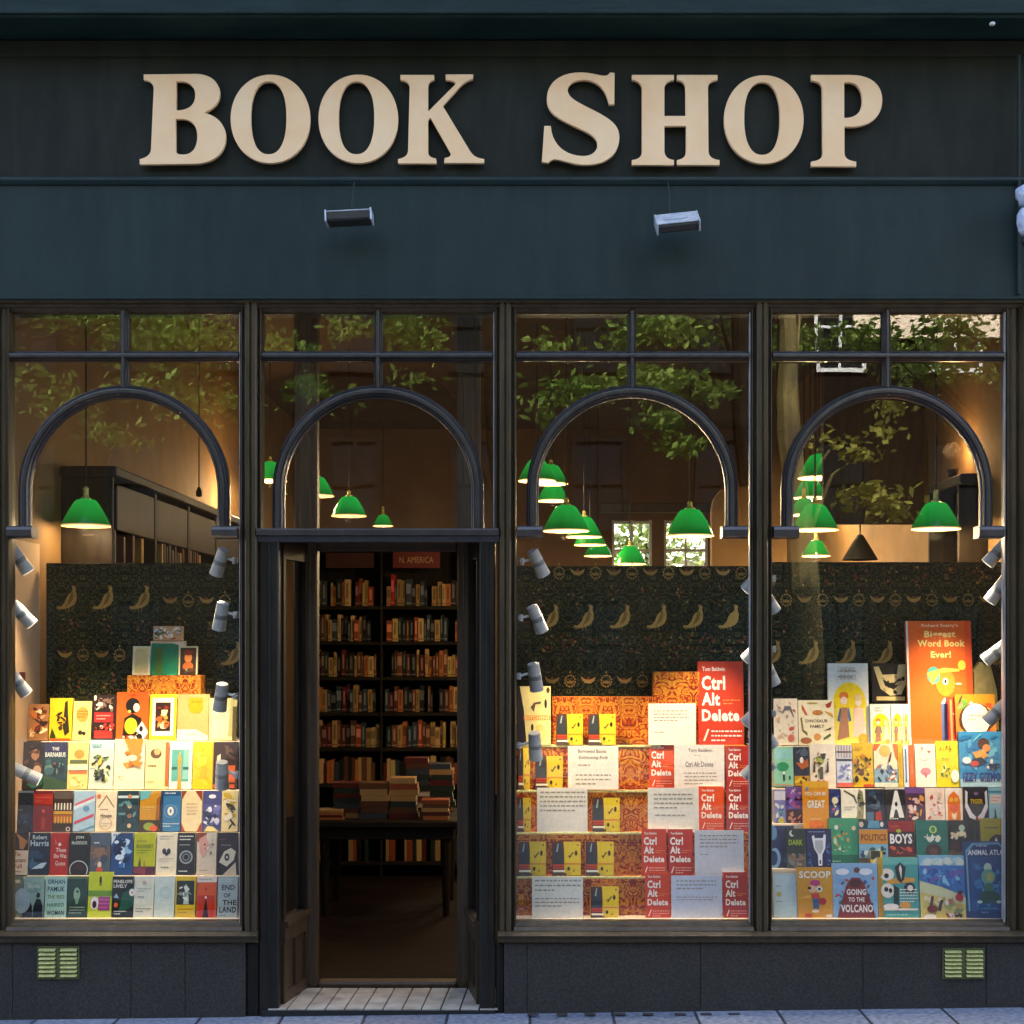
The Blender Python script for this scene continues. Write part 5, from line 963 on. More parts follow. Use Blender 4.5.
Q4(946, 788, 963, 821, a3, 'f4e8d4', 'white book with a rounded orange owl, third row of the right window', [('p', [(.12, 0), (.12, .6), (.2, .76), (.5, .9), (.8, .76), (.88, .6), (.88, 0)], 'e8761c'), ('e', .35, .64, .12, .07, 'f0b040'), ('e', .65, .64, .12, .07, 'f0b040'), ('e', .5, .4, .3, .12, 'e05a14'), ('p', [(.4, .05), (.35, .25), (.5, .2), (.65, .26), (.6, .05)], 'f8e8c0')])
Q4(965, 787, 989, 821, a3, '1f1c28', 'black book with two white wings round a yellow title, third row of the right window', [('p', [(.04, .9), (.14, .85), (.12, .5), (.3, .24), (.5, .1), (.46, .02), (.2, .1), (.02, .4)], 'ece8ea'), ('p', [(.96, .9), (.86, .85), (.88, .5), (.7, .24), (.5, .1), (.54, .02), (.8, .1), (.98, .4)], 'ece8ea'), ('e', .5, .56, .3, .16, '2c241c'), ('t', 'TIGER', .24, .5, .78, .64, 'e0b82c', .03), ('p', [(.42, 0), (.58, 0), (.54, .12), (.46, .12)], 'b82c24'), ('e', .5, .8, .1, .05, '8c6a84')])
Q4(989.5, 787.5, 1008, 820, a3, '8cc0d0', 'light blue book with a dark tower and pale ribbon, last of the third row in the right window', [('r', .1, .5, .95, .76, 'e0d4cc'), ('l', .15, .54, .9, .74, 2, 'c88c84'), ('p', [(.1, 0), (.28, .1), (.3, .34), (.36, .34), (.4, .1), (.5, 0)], '2c3440'), ('r', 0, .84, 1, .9, '4c88a0')])
Q4(774.5, 747, 794, 786.5, a4, '86c0a0', 'pale teal book with a green umbrella tree, leftmost of the fourth row in the right window', [('r', 0, .7, 1, .95, '8cc4bc'), ('e', .45, .5, .32, .12, '2c8a5c'), ('e', .5, .24, .06, .12, '2a2c2c'), ('e', .5, .34, .05, .04, 'f0ece0'), ('e', .8, .22, .05, .06, '2c4438'), ('r', .05, .03, .9, .06, 'c88c6c')])
Q4(794.5, 747, 810, 786, a4, '1f2a44', 'navy book with a leaping fox and yellow foot, fourth row of the right window', [('p', [(.1, .6), (.5, .42), (.95, .5), (.9, .7), (.5, .6)], 'b0542c'), ('e', .5, .66, .12, .08, 'ece4d8'), ('r', 0, 0, 1, .26, 'b88a1c'), ('b', 8, ['2c2c20', 'e0b830'], 104, (0, 0, 1, .26), .3), ('b', 5, ['4c5c74'], 105, (0, .75, 1, 1), .3)])
Q4(810.5, 744, 836.5, 788, a4, 'f2e4ca', 'cream book with rows of little standing figures, fourth row of the right window', [('e', .4, .62, .16, .1, 'a8b04c'), ('b', 20, ['4c3c30', '8a9a4c', 'c86a4c', '2c2c28'], 106, (.05, .2, .8, .85), .12), ('p', [(.1, .35), (.14, .6), (.2, .6), (.2, .35)], '3c342c'), ('p', [(.62, .35), (.66, .6), (.72, .6), (.72, .35)], '3c342c'), ('p', [(.36, .2), (.36, .48), (.5, .48), (.5, .2)], '4c4434'), ('e', .3, .15, .06, .03, 'c84c3c'), ('e', .52, .15, .06, .03, 'c84c3c')])
Q4(837, 745, 853, 787, a4, 'c4ccd8', 'blue and cream striped book, fourth row of the right window', [('r', .1 + i * .18, .7, .18 + i * .18, 1, 'b0907c') for i in range(5)] + [('r', 0, .62, 1, .67, '3c3838'), ('r', 0, .82, 1, .85, '5c4c48'), ('r', 0, 0, 1, .1, 'd86450')] + [('b', 16, ['24304c', '8c94c0', 'ece8e4', '6c74b0'], 107, (0, .1, 1, .62), .26)])
Q4(853.5, 743, 874, 787, a4, 'e0b41c', 'yellow book with a crowd of brown figures, fourth row of the right window', [('b', 30, ['6a4420', 'a86c20', '3c2818', 'e8cc40', 'c88428'], 108, (0, .1, 1, .78), .2), ('l', .1, .84, .9, .94, 1, 'b88c14'), ('r', .5, 0, 1, .06, 'c84c24'), ('e', .16, .18, .1, .08, '2c2414')])
Q4(874.5, 744, 898.5, 787, a4, 'f0dcb8', 'book with an orange sunburst and dark people on blue ground, fourth row of the right window', [('p', [(0, 1), (.3, 1), (.1, .84), (0, .84)], 'dc6424'), ('p', [(1, 1), (.8, 1), (.9, .7), (1, .6)], 'd87034'), ('e', .46, .84, .24, .14, 'f0b45c'), ('r', 0, .1, 1, .42, '88a8b8'), ('b', 24, ['28303c', 'ece4d4', '5c7ca0', 'b86a3c'], 109, (0, .12, 1, .55), .18), ('r', 0, 0, 1, .1, 'e0e4c8'), ('p', [(.6, .58), (.72, .82), (.76, .8), (.68, .58)], '4c2c24')])
Q4(899, 744, 903.8, 787, a4, 'dcb828', 'thin yellow spine in the fourth row of the right window', [('r', .2, .2, .8, .8, 'c89c18')])
Q4(904.2, 745, 909.5, 787, a4, 'dce0e4', 'thin white spine with a blue streak in the fourth row of the right window', [('r', .3, .1, .6, .9, '3c6c9c')])
Q4(910, 745, 915.5, 787, a4, 'd86828', 'thin orange spine in the fourth row of the right window', [('r', .3, .3, .7, .7, 'e07c3c')])
Q4(916, 744, 936.5, 787, a4, 'f4ead8', 'white book with a small pink bird, fourth row of the right window', [('e', .5, .36, .26, .09, 'd88c94'), ('p', [(.36, .34), (.5, .2), (.56, .24), (.56, .34)], 'c87484'), ('a', .45, .74, .28, .03, 'dcc4b8'), ('e', .7, .82, .08, .03, 'c86c5c'), ('e', .35, .9, .06, .03, 'd88c7c')])
Q4(937, 741, 960, 787, a4, 'e6d21e', 'bright yellow green book with small fruit drawings, fourth row of the right window', [('b', 20, ['6a9a2c', 'e08434', 'f0e890', 'c8b818', '4c7a24'], 111, (.05, .08, .95, .5), .16), ('l', .25, .58, .8, .64, 1, '5c7a1c'), ('b', 8, ['6a8c1c', '8a6a14'], 112, (.05, .75, .95, .95), .08), ('e', .8, .24, .18, .14, 'f4f0dc')])
Q4(960.5, 731.5, 1004.5, 787, .335, '3a8cc0', 'large sky blue book with a flying child and violet title, right end of the fourth row', [('b', 24, ['4ca0cc', '2c74ac', '6ab8d8'], 113, (0, .3, 1, 1), .2), ('r', 0, 0, 1, .14, 'a8ccdc'), ('e', .56, .78, .14, .1, '4c3024'), ('e', .62, .7, .09, .07, 'd8904c'), ('p', [(.3, .62), (.56, .68), (.66, .56), (.5, .48), (.36, .52)], 'd8a04c'), ('p', [(.28, .5), (.5, .54), (.6, .46), (.4, .38), (.26, .42)], '2c3440'), ('e', .34, .42, .1, .05, 'c04438'), ('e', .16, .48, .1, .06, 'dce8ec'), ('b', 10, ['1f2c4c', 'e8e4dc'], 114, (.5, .3, .95, .5), .1), ('t', 'IZZY GIZMO', .06, .1, .92, .26, '3a3880', .04)])
Q4(774.5, 698.5, 798.5, 745, a5, 'efe0c0', 'cream book with faint animals and red flowers, leftmost of the top row in the right window', [('b', 26, ['c8b498', 'b89c8c', 'c84c34', '8a8478', 'dca88c'], 115, (.05, .05, .95, .95), .16), ('p', [(.35, .68), (.45, .84), (.7, .84), (.85, .6), (.8, .6), (.66, .76), (.5, .76)], '6c6c74'), ('e', .7, .15, .14, .08, 'd8705c')])
Q4(799, 700, 835, 745, a5, 'f3e6bd', 'cream book with scattered dinosaurs round a dark title, top row of the right window', [('t', 'DINOSAUR', .2, .5, .82, .57, '3c2c1c', .02), ('t', 'FAMILY', .32, .38, .72, .45, '3c2c1c', .02), ('p', [(.1, .92), (.2, .78), (.26, .66), (.2, .66), (.1, .8)], 'c8582c'), ('p', [(.76, .9), (.96, .98), (.9, .84), (.8, .82)], 'a83c2c'), ('e', .54, .72, .15, .06, 'c07a34'), ('p', [(.05, .6), (.1, .3), (.25, .2), (.24, .28), (.14, .34), (.1, .62)], '7a6a34'), ('e', .52, .18, .1, .08, 'd8944c'), ('p', [(.68, .1), (.9, .2), (.88, .26), (.7, .16)], '4c6c34'), ('e', .2, .1, .16, .07, 'a8643c'), ('p', [(.7, .32), (.92, .4), (.9, .34)], '6a4c2c'), ('p', [(.72, .76), (.98, .6), (.95, .7)], 'dca03c'), ('e', .4, .93, .16, .02, 'b8a04c')])
def kids(px0, py0, px1, py1, lab, Y=a5, big=False):
    Q4(px0, py0, px1, py1, Y, 'dfe4d8', lab, [('e', .52, .5, .42, .27, 'f0d21c'), ('r', .1, .0, .95, .45, 'f0dc60'), ('l', .25, .8, .7, .94, 2, 'a8a490'), ('e', .38, .6, .12, .05, 'dc7c30'), ('e', .38, .54, .09, .05, 'f4dcc0'), ('p', [(.28, .46), (.2, .3), (.26, .28), (.34, .42)], '4c6484'), ('p', [(.5, .46), (.56, .3), (.5, .28), (.44, .42)], '5c7494'), ('p', [(.32, .46), (.46, .46), (.5, .1), (.2, .06)], 'a87a5c'), ('e', .74, .52, .08, .05, 'f2dcc0'), ('e', .74, .58, .1, .04, 'e8c88c'), ('p', [(.64, .46), (.84, .46), (.94, .1), (.58, .1)], 'e8c8b0'), ('e', .84, .08, .12, .06, 'e8a838')] + ([('t', 'SHORT', .3, .89, .68, .95, 'b8b09c'), ('t', 'BOOKS', .3, .8, .7, .86, 'b8b09c')] if big else []))
kids(829.5, 663, 870, 745, 'tall pale show copy with two children in a yellow glow, top row of the right window', .435, True)
kids(871, 704, 891.5, 745, 'small copy of the yellow glow book just right of the tall show copy')
kids(892, 704, 904, 745, 'second small copy of the yellow glow book, partly covered')
kids(904.4, 704, 909.5, 745, 'sliver of a third small yellow glow book left of the big orange one')
Q4(909.5, 620, 975, 745, .44, 'e0651c', 'huge orange show copy with cream title and a blue pencil, top right of the right window', [('r', 0, 0, .03, 1, 'e8e0d8'), ('r', .9, 0, 1, 1, 'd8501c'), ('t', "Richard Scarry's", .24, .945, .8, .975, 'f4e4c8', .02), ('t', 'Biggest', .28, .86, .76, .92, 'f6e08c', .035), ('t', 'Word Book', .17, .79, .9, .845, 'f6e08c', .035), ('t', 'Ever!', .37, .7, .68, .755, 'f6e08c', .035), ('e', .58, .5, .15, .11, 'e88a24'), ('e', .4, .56, .1, .07, '4cb0a0'), ('p', [(.3, .58), (.56, .62), (.8, .61), (.8, .59), (.5, .58), (.38, .48)], 'c8c850'), ('e', .84, .64, .06, .04, 'd0cc48'), ('e', .58, .51, .045, .028, 'f6ecd8'), ('e', .58, .51, .018, .015, K), ('p', [(.5, .33), (.56, .38), (.62, .33)], 'ece4d4'), ('r', .5, 0, .62, .33, '5c6c98'), ('e', .78, .49, .05, .008, 'f0d0b0')], th=.03, lean=5)
Q4(949.5, 697, 965, 745, .40, 'c83c1f', 'red edged book tucked in front of the huge orange one', [('r', .1, .05, .25, .95, 'e88c5c'), ('b', 8, ['e0a040', 'a82c1c', '5c8c3c'], 121, (.2, 0, 1, .6), .4), ('l', .3, .6, .9, .7, 1, 'f0d8c0')])
Q4(957, 694, 997, 745, .38, 'cf7c30', 'book with a round cream label framed by leaves and creatures, above the sky blue book', [('r', 0, .8, 1, 1, 'b8801c'), ('b', 26, ['5c9a3c', 'e8c440', 'c84c24', '2c3c2c', 'ecd8b8', 'd88c6c'], 122, (0, 0, 1, 1), .2), ('a', .5, .5, .42, .06, '4c2c24'), ('e', .5, .5, .35, .32, 'f2e0c4'), ('l', .3, .46, .74, .62, 2, 'a88c74')])
Q4(872, 663, 909, 702, .52, '1a1814', 'black picture book with a cream boat shaped drawing behind the top row of the right window', [('p', [(.06, .9), (.2, .92), (.3, .7), (.7, .72), (.74, .96), (.95, .98), (.96, .5), (.8, .2), (.5, .16), (.24, .34)], 'dcc88c'), ('p', [(.3, .6), (.36, .42), (.6, .32), (.8, .5), (.8, .64), (.6, .5), (.46, .5)], '1a1814'), ('r', .12, .04, .9, .14, 'cdb878'), ('b', 12, ['1a1814', 'b8a468'], 123, (.25, .2, .9, .9), .1), ('e', .86, .6, .05, .06, '1a1814')])
# canvas bag hanging behind
q = M(); Yb = .50
pts = [(974, 672), (980, 662), (990, 663), (997, 690), (999, 730), (975, 732)]
b = len(q.v); q.v += [(WX(x, Yb), Yb, WZ(y, Yb)) for x, y in pts] + [(WX(x, Yb), Yb + .05, WZ(y, Yb)) for x, y in pts]; n = len(pts)
q.face(range(n)); q.face([n + i for i in range(n)][::-1])
for i in range(n): q.face((i, (i + 1) % n, n + (i + 1) % n, n + i))
tb = q.build('tote_bag', mat('olive_gold_canvas', (.30, .26, .09), (.42, .37, .14), .8, 30, bump=.3), origin=(WX(986, Yb), Yb, WZ(732, Yb))); tag(tb, 'olive gold canvas bag standing behind the books at the right end', 'bag')
q = M(); hp = [(984, 664, -1, 0), (986, 660, -.8, .6), (990, 660, .5, .9), (995, 672, .9, .4), (1000, 690, .95, .3), (1003, 712, 1, .1)]
q.sweep([(-.006, Yb - .004), (-.006, Yb - .008), (.006, Yb - .008), (.006, Yb - .004)], [(WX(x, Yb), WZ(y, Yb), a, c_) for x, y, a, c_ in hp]); q.build('strap', 'black', tb)
q = M(); q.bbox(WX(974, .46), WX(1008, .46), .46, .60, WZ(745, .42), WZ(732.5, .5) - .001, .002); tag(q.build('display_block', 'step', origin=(WX(990, .46), .5, WZ(745, .42))), 'low cream block under the canvas bag', 'block')
q = M(); q.bbox(WX(871, .51), WX(909, .51), .505, .60, WZ(745, .42), WZ(703, .51) - .001, .002); tag(q.build('display_block', 'darkwood', origin=(WX(890, .51), .51, WZ(745, .42))), 'dark block holding up the black picture book', 'block')
# ---------------------------------------------------------------- cream returns of the display at its two ends
q = M(); q.box(RX0 + .001, RX0 + .006, .10, .62, .44, WZ(540, .3)); tag(q.build('side_board', 'ochrelit', origin=(RX0, .3, .44)), 'cream side board at the left end of the left window display', 'side board')
q = M(); q.box(RX1 - .006, RX1 - .001, .10, .62, .44, WZ(540, .3)); tag(q.build('side_board', 'ochrelit', origin=(RX1, .3, .44)), 'cream side board at the right end of the right window display', 'side board')

# ---------------------------------------------------------------- bookcases, shelf books
ORD = ['first', 'second', 'third', 'fourth', 'fifth', 'sixth', 'seventh', 'eighth', 'ninth', 'tenth', 'eleventh', 'twelfth', 'thirteenth', 'fourteenth', 'fifteenth', 'sixteenth', 'seventeenth', 'eighteenth', 'nineteenth', 'twentieth']
SP = [('cream', 'd8b078'), ('orange', 'c07038'), ('tan', 'b08850'), ('dark red', '5e1f18'), ('black', '1c1a18'), ('brown', '5c3822'), ('brown', '6c4428'), ('pale yellow', 'd0b068'), ('dark green', '243228'), ('slate', '38424a'), ('tan', 'c09860'), ('black', '241c18'), ('rust', '9c4c28')]
def spine_book(x0, x1, y0, y1, z0, z1, c, lab, group, axis='x', rr=rnd):
    q = M(); cc = lin(c); q.bbox(x0, x1, y0, y1, z0, z1, .0025, 0, cc)
    if axis == 'x':
        m_ = (z1 - z0); d = [v * .45 if sum(cc) > .5 else min(1, v * 2.5 + .12) for v in cc]
        q.poly([(x0 + .003, y0 - .0006, z0 + m_ * .45), (x1 - .003, y0 - .0006, z0 + m_ * .45), (x1 - .003, y0 - .0006, z0 + m_ * .82), (x0 + .003, y0 - .0006, z0 + m_ * .82)] if rr.random() < .3 else
               [(x0 + .3 * (x1 - x0), y0 - .0006, z0 + m_ * .3), (x0 + .7 * (x1 - x0), y0 - .0006, z0 + m_ * .3), (x0 + .7 * (x1 - x0), y0 - .0006, z0 + m_ * .85), (x0 + .3 * (x1 - x0), y0 - .0006, z0 + m_ * .85)], 0, d)
        q.poly([(x0 + .002, y0 - .0008, z0 + m_ * .08), (x1 - .002, y0 - .0008, z0 + m_ * .08), (x1 - .002, y0 - .0008, z0 + m_ * .13), (x0 + .002, y0 - .0008, z0 + m_ * .13)], 0, d)
    o = q.build('book', 'print', None, origin=((x0 + x1) / 2, y0, z0), colors=True, fixn=False)
    return tag(o, lab, 'book', group)
YC = 3.8
bc = thing('bookcase', 'tall dark bookcase full of spines seen through the open door', 'bookcase', (WX(382, YC), YC + .15, .02))
bx0, bx1 = WX(300, YC), WX(468, YC); mid = WX(381, YC)
shelf_py = [606, 641.5, 677, 712.5, 748, 784, 824, 862]
def sh(q):
    q.box(bx0, bx1, YC + .28, YC + .30, .02, WZ(546, YC))
part('back_panel', 'darkwood', sh, bc)
for x, uw_ in ((bx0, .03), (mid - .007, .014), (bx1 - .03, .03)): part('upright', 'darkwood', lambda q, x=x: q.bbox(x, x + uw_, YC, YC + .279, .02, WZ(546, YC), .003), bc)
for py in shelf_py:
    z = WZ(py, YC)
    part('shelf', 'darkwood', lambda q: (q.bbox(bx0 + .031, mid - .008, YC + .004, YC + .278, z - .028, z, .003), q.bbox(mid + .008, bx1 - .031, YC + .004, YC + .278, z - .028, z, .003)), bc)
part('cornice', 'darkwood', lambda q: q.bbox(bx0 - .03, bx1 + .03, YC - .03, YC + .30, WZ(546, YC), WZ(541, YC), .006), bc)
MT['redsign'] = mat('dark_red_board', (.16, .02, .012), (.20, .03, .016), .5); MT['dimred'] = mat('faded_maroon_board', (.06, .015, .012), (.08, .02, .015), .6)  # second board is a darker maroon than the first
def shelf_sign(px0, px1, py0, py1, txt, mm, lab, Y=YC - .012):
    q = M(); a, b = WX(px0, Y), WX(px1, Y); z0, z1 = WZ(py1, Y), WZ(py0, Y); q.bbox(a, b, Y - .008, Y, z0, z1, .001, 0)
    if txt: art_on(q, a, b, z0, z1, Y - .0082, [('t', txt, .14, .3, .86, .68, 'd8a878', .0)], m=1)
    o = q.build('shelf_sign', [mm, 'print'], None, origin=((a + b) / 2, Y, z0), colors=True, fixn=False); tag(o, lab, 'sign')
shelf_sign(393, 440, 551.5, 568, 'N. AMERICA', 'redsign', 'red shelf sign reading N. AMERICA on top of the doorway bookcase')
shelf_sign(326, 374, 553, 568, '', 'dimred', 'dim maroon shelf sign at the top left of the doorway bookcase')
br = random.Random(11)
mass = M()
for si, py in enumerate(shelf_py):
    z = WZ(py, YC) + .001
    if si == 6: continue
    for half, (xa, xb) in enumerate(((bx0 + .034, mid - .010), (mid + .010, bx1 - .035))):
        x = xa + br.uniform(0, .03); n = 0
        while x < xb - .03 and n < 17:
            if br.random() < .06: x += br.uniform(.02, .06); continue
            wd = br.uniform(.018, .046); 
            if x + wd > xb: break
            hgt = br.uniform(.15, .215); nm, c = br.choice(SP)
            if si == 7 and br.random() < .4: x += wd; continue
            if (si, half, n) == (0, 1, 1): nm, c, hgt = 'red', 'b0201c', .245
            if si >= 5: mass.bbox(x, x + wd - .0015, YC + .03, YC + .20, z, z + hgt, .0025, 0, lin(c)); x += wd; n += 1; continue
            spine_book(x, x + wd - .0015, YC + .02 + br.uniform(0, .03), YC + .20, z, z + hgt, c, f"{nm} spine, {ORD[n]} from left, {'left' if half == 0 else 'right'} half, {ORD[si] if si < 6 else 'lowest'} shelf of doorway bookcase", 'spines on the bookcase seen through the door', rr=br)
            x += wd; n += 1
tag(mass.build('shelf_books', 'print', origin=(WX(382, YC), YC, .5), colors=True, fixn=False), 'dim rows of books on the two lowest shelves behind the doorway table', 'books', kind='stuff')
# table of stacked books in the doorway
TY0, TY1, TZ = 2.2, 2.95, .66
tb = thing('display_table', 'dark table piled with books inside the door', 'table', (WX(385, 2.5), 2.55, .02))
tx0, tx1 = WX(306, 2.2), WX(462, 2.2)
part('table_top', 'darkwood', lambda q: q.bbox(tx0, tx1, TY0, TY1, TZ - .05, TZ, .01), tb)
part('apron', 'darkwood', lambda q: q.bbox(tx0 + .06, tx1 - .06, TY0 + .05, TY1 - .05, TZ - .13, TZ - .051, .005), tb)
for sx in (tx0 + .08, tx1 - .14):
    for sy in (TY0 + .07, TY1 - .13): part('leg', 'darkwood', lambda q: q.tube((sx + .03, sy + .03, .02), (sx + .03, sy + .03, TZ - .13), .022, .035, 10), tb)
stacks = [(327, 812, 4, .23, 2.26), (347, 783, 7, .20, 2.35), (374, 783, 6, .20, 2.3), (404, 778, 7, .19, 2.32), (436, 800, 5, .18, 2.26), (417, 758, 10, .17, 2.62), (441, 764, 9, .17, 2.66), (356, 800, 8, .2, 2.65)]
for k, (px, pt, n, wd, y0) in enumerate(stacks):
    z = TZ; x = WX(px, y0); ztop = WZ(pt, y0); th = max(.016, (ztop - TZ) / n)
    for j in range(n):
        nm, c = br.choice([s for s in SP if s[0] not in ('black', 'cream', 'pale yellow')]) ; w2 = wd * br.uniform(.88, 1.05); dx = br.uniform(-.012, .012); h = th * .97
        q = M(); cc = lin(c); q.box(x + dx - w2 / 2, x + dx + w2 / 2, y0, y0 + .15, z, z + .002, 0, cc); q.box(x + dx - w2 / 2, x + dx + w2 / 2, y0, y0 + .15, z + h - .002, z + h, 0, cc)
        q.box(x + dx - w2 / 2, x + dx + w2 / 2, y0, y0 + .002, z + .0021, z + h - .0021, 0, cc) if br.random() < .93 else None
        o = q.build('book', 'print', None, origin=(x, y0, z), colors=True, fixn=False)
        tag(o, f"{nm} book, {ORD[j]} from bottom of the {['leftmost low', 'tall left', 'middle left', 'middle', 'rightmost front', 'back right', 'far right rear', 'rear left'][k]} stack on doorway table", 'book', 'stacked books on the doorway table')
        q = M(); q.box(x + dx - w2 / 2 + .004, x + dx + w2 / 2 - .004, y0 + .003, y0 + .146, z + .0022, z + h - .0022); q.build('page_block', 'pages', o)
        z += th
# tall case on the left wall, above the left display
def wallcase(x0, x1, y0, y1, z1, lab, face):
    t = thing('bookcase', lab, 'bookcase', ((x0 + x1) / 2, y0, .02))
    part('end_panel', 'darkwood', lambda q: (q.bbox(x0, x1, y0, y0 + .03, .02, z1, .004), q.bbox(x0, x1, y1 - .03, y1, .02, z1, .004)), t)
    b = x0 if face > 0 else x1 - .02
    part('back_panel', 'darkwood', lambda q: q.box(b + .001, b + .019, y0 + .031, y1 - .031, .02, z1 - .001), t)
    part('cornice', 'darkwood', lambda q: q.bbox(x0 - .001, x1 + (.03 if face > 0 else 0), y0 - .03, y1, z1, z1 + .06, .01), t)
    fx = x1 if face > 0 else x0
    part('frieze', 'reddark', lambda q: [q.bbox(fx - .012, fx + .003, y, y + .80, z1 - .30, z1 - .03, .006) for y in [y0 + .08 + k * .86 for k in range(int((y1 - y0 - .1) / .86))]], t)
    part('divider', 'darkwood', lambda q: [q.bbox(x0 + .02, fx + .006, y, y + .05, .02, z1 - .001, .003) for y in [y0 + .025 + k * .86 for k in range(1, int((y1 - y0 - .1) / .86) + 1)]], t)
    for z in (.4, .75, 1.1, 1.45, 1.8, 2.15): part('shelf', 'darkwood', lambda q: q.box(x0 + .02, fx - .005, y0 + .031, y1 - .031, z, z + .025), t)
    return t
wallcase(RX0 + .002, -2.38, .98, 5.6, 2.78, 'long dark bookcase running back along the left wall', 1)
n = 0; y = 1.06
while y < 4.6 and n < 20:
    if br.random() < .2: y += .1; continue
    wd = br.uniform(.03, .055); nm, c = br.choice(SP + [('gold', 'c89a3c')] * 2)
    q = M(); cc = lin(c); h = br.uniform(.26, .34); q.bbox(-2.56, -2.392, y, y + wd, 2.176, 2.176 + h, .003, 0, cc)
    o = q.build('book', 'print', None, origin=(-2.3, y, 2.176), colors=True, fixn=False)
    tag(o, f"{nm} spine, {ORD[n]} from near end, top shelf of left wall bookcase", 'book', 'spines on the left wall bookcase'); n += 1; y += wd + (.15 if y < 1.6 else .03)
wallcase(2.45, RX1 - .002, 1.0, 1.62, 2.74, 'short dark bookcase against the right wall of the shop', -1)
# arched opening wall deeper in the shop, and dark panelling further back on the right
q = M(); Yp = 4.2; xs0 = WX(712, Yp)
pts = [(xs0, .02), (xs0, WZ(510, Yp)), (xs0 + .02, WZ(498, Yp)), (xs0 + .07, WZ(490, Yp)), (xs0 + .13, WZ(487, Yp)), (xs0 + .30, WZ(487, Yp)), (xs0 + .34, WZ(470, Yp)), (xs0 + .34, CEIL - .001), (xs0 + .60, CEIL - .001), (xs0 + .60, .02)]
n = len(pts); q.v += [(x, Yp, z) for x, z in pts] + [(x, Yp + .12, z) for x, z in pts]; q.face(range(n)); q.face([n + i for i in range(n)][::-1])
for i in range(n): q.face((i, (i + 1) % n, n + (i + 1) % n, n + i))
tag(q.build('partition_wall', 'ochre', origin=(xs0, Yp, 0)), 'ochre partition with a rounded shoulder seen at the right of the third window', 'partition')
q = M(); q.bbox(1.95, RX1 - .001, 2.3, 2.36, 2.62, CEIL - .001, .004); tag(q.build('bulkhead', 'darkwood', origin=(2.3, 2.3, 3)), 'dark bulkhead hanging from the ceiling at the right of the shop', 'bulkhead')

# ---------------------------------------------------------------- across the street (seen mirrored in the glass): trees and houses
def leaf_mat(name, a, b):
    m, nt, bs = newmat(name)
    v = coords(nt); n = N(nt, 'ShaderNodeTexNoise', i_Scale=1.3, i_Detail=4); nt.links.new(v, n.inputs['Vector'])
    c = ramp(nt, n.outputs['Fac'], [(.35, a), (.65, b)]); nt.links.new(c, bs.inputs['Base Color']); bs.inputs['Roughness'].default_value = .3
    tr = N(nt, 'ShaderNodeBsdfTranslucent'); nt.links.new(c, tr.inputs['Color']); mx = N(nt, 'ShaderNodeMixShader'); mx.inputs[0].default_value = .35
    nt.links.new(bs.outputs[0], mx.inputs[1]); nt.links.new(tr.outputs[0], mx.inputs[2]); nt.links.new(mx.outputs[0], nt.nodes['Material Output'].inputs[0]); return m
MT['leaf'] = leaf_mat('plane_tree_leaves', (.11, .20, .035), (.27, .37, .085)); MT['leaf2'] = leaf_mat('golden_leaves', (.20, .20, .04), (.33, .32, .07))
MT['barkdark'] = mat('dark_bark', (.008, .006, .004), (.018, .013, .008), .9, 5, spec=.05)
MT['bark'] = mat('mottled_bark', (.03, .024, .008), (.15, .12, .03), .8, 3, (1, 1, .4), .4, 20)  # yellow sunlight put into the bark colour of one trunk
def VP(px, py, V):            # a point at virtual depth V (distance of its mirror image) -> real place across the street
    return Vector(((px - CX) * V / F, -(V - D), H + (CZ - py) * V / F))
def tree(x, y, hgt, lab, sprays, bulk, seed, lm='leaf', leafn=170, bk='barkdark'):
    rr = random.Random(seed); t = thing('plane_tree', lab, 'tree', (x, y, -.02), 'plane trees across the street')
    q = M(); P = [Vector((x + .15 * math.sin(i * 1.3), y, -.02 + hgt * i / 6)) for i in range(7)]
    for i in range(6): q.tube(P[i], P[i + 1], .24 * (1 - i * .13), .24 * (1 - (i + 1) * .13), 10)
    cl = [(Vector(c), r, n) for c, r, n in sprays] + [(Vector((x + rr.gauss(0, 1) * bulk[0], y + -2.6 + rr.gauss(0, 1) * bulk[0] * .4, bulk[1] + rr.uniform(0, bulk[2]))), rr.uniform(.5, .9), leafn) for _ in range(bulk[3])]
    for c, r, n in cl:
        s = P[min(5, max(2, int(c.z / hgt * 6) - 1))]; m_ = (s + c) / 2 + Vector((0, 0, .35))
        if rr.random() < .8: continue
        q.tube(s, m_, .035, .02, 6); q.tube(m_, c, .02, .008, 6)
    q.build('trunk', bk, t)
    q = M()
    for c, r, n in cl:
        for _ in range(int(n * 1.5)):
            d = Vector((rr.gauss(0, 1) * 1.1, rr.gauss(0, 1), rr.gauss(0, 1) * .5)) * r * .43; p = c + d
            a = Vector((rr.gauss(0, 1), rr.gauss(0, 1), rr.gauss(0, .6))).normalized(); b = a.orthogonal().normalized(); sz = rr.uniform(.04, .085)
            b = (b + Vector((0, 0, rr.uniform(-.4, .4)))).normalized()
            q.poly([p - a * sz, p + b * sz * .55, p + a * sz * 1.1, p - b * sz * .55])
    q.build('crown', lm, t, fixn=False)
V = 17
def spr(lst): return [(VP(px, py, V), r, n) for px, py, r, n in lst]
tree(-3.38, -10.3, 9, 'plane tree across the street, leaning its leafy branches over the left window', spr([(145, 340, .55, 90), (175, 335, .5, 90), (205, 338, .55, 110), (230, 345, .5, 90), (160, 320, .3, 40), (180, 395, .7, 80), (215, 400, .5, 70), (130, 385, .35, 40), (105, 430, .35, 45), (40, 390, .7, 50), (70, 405, .5, 40), (135, 440, .3, 20)]), (1.7, 7.5, 2.5, 26), 1)
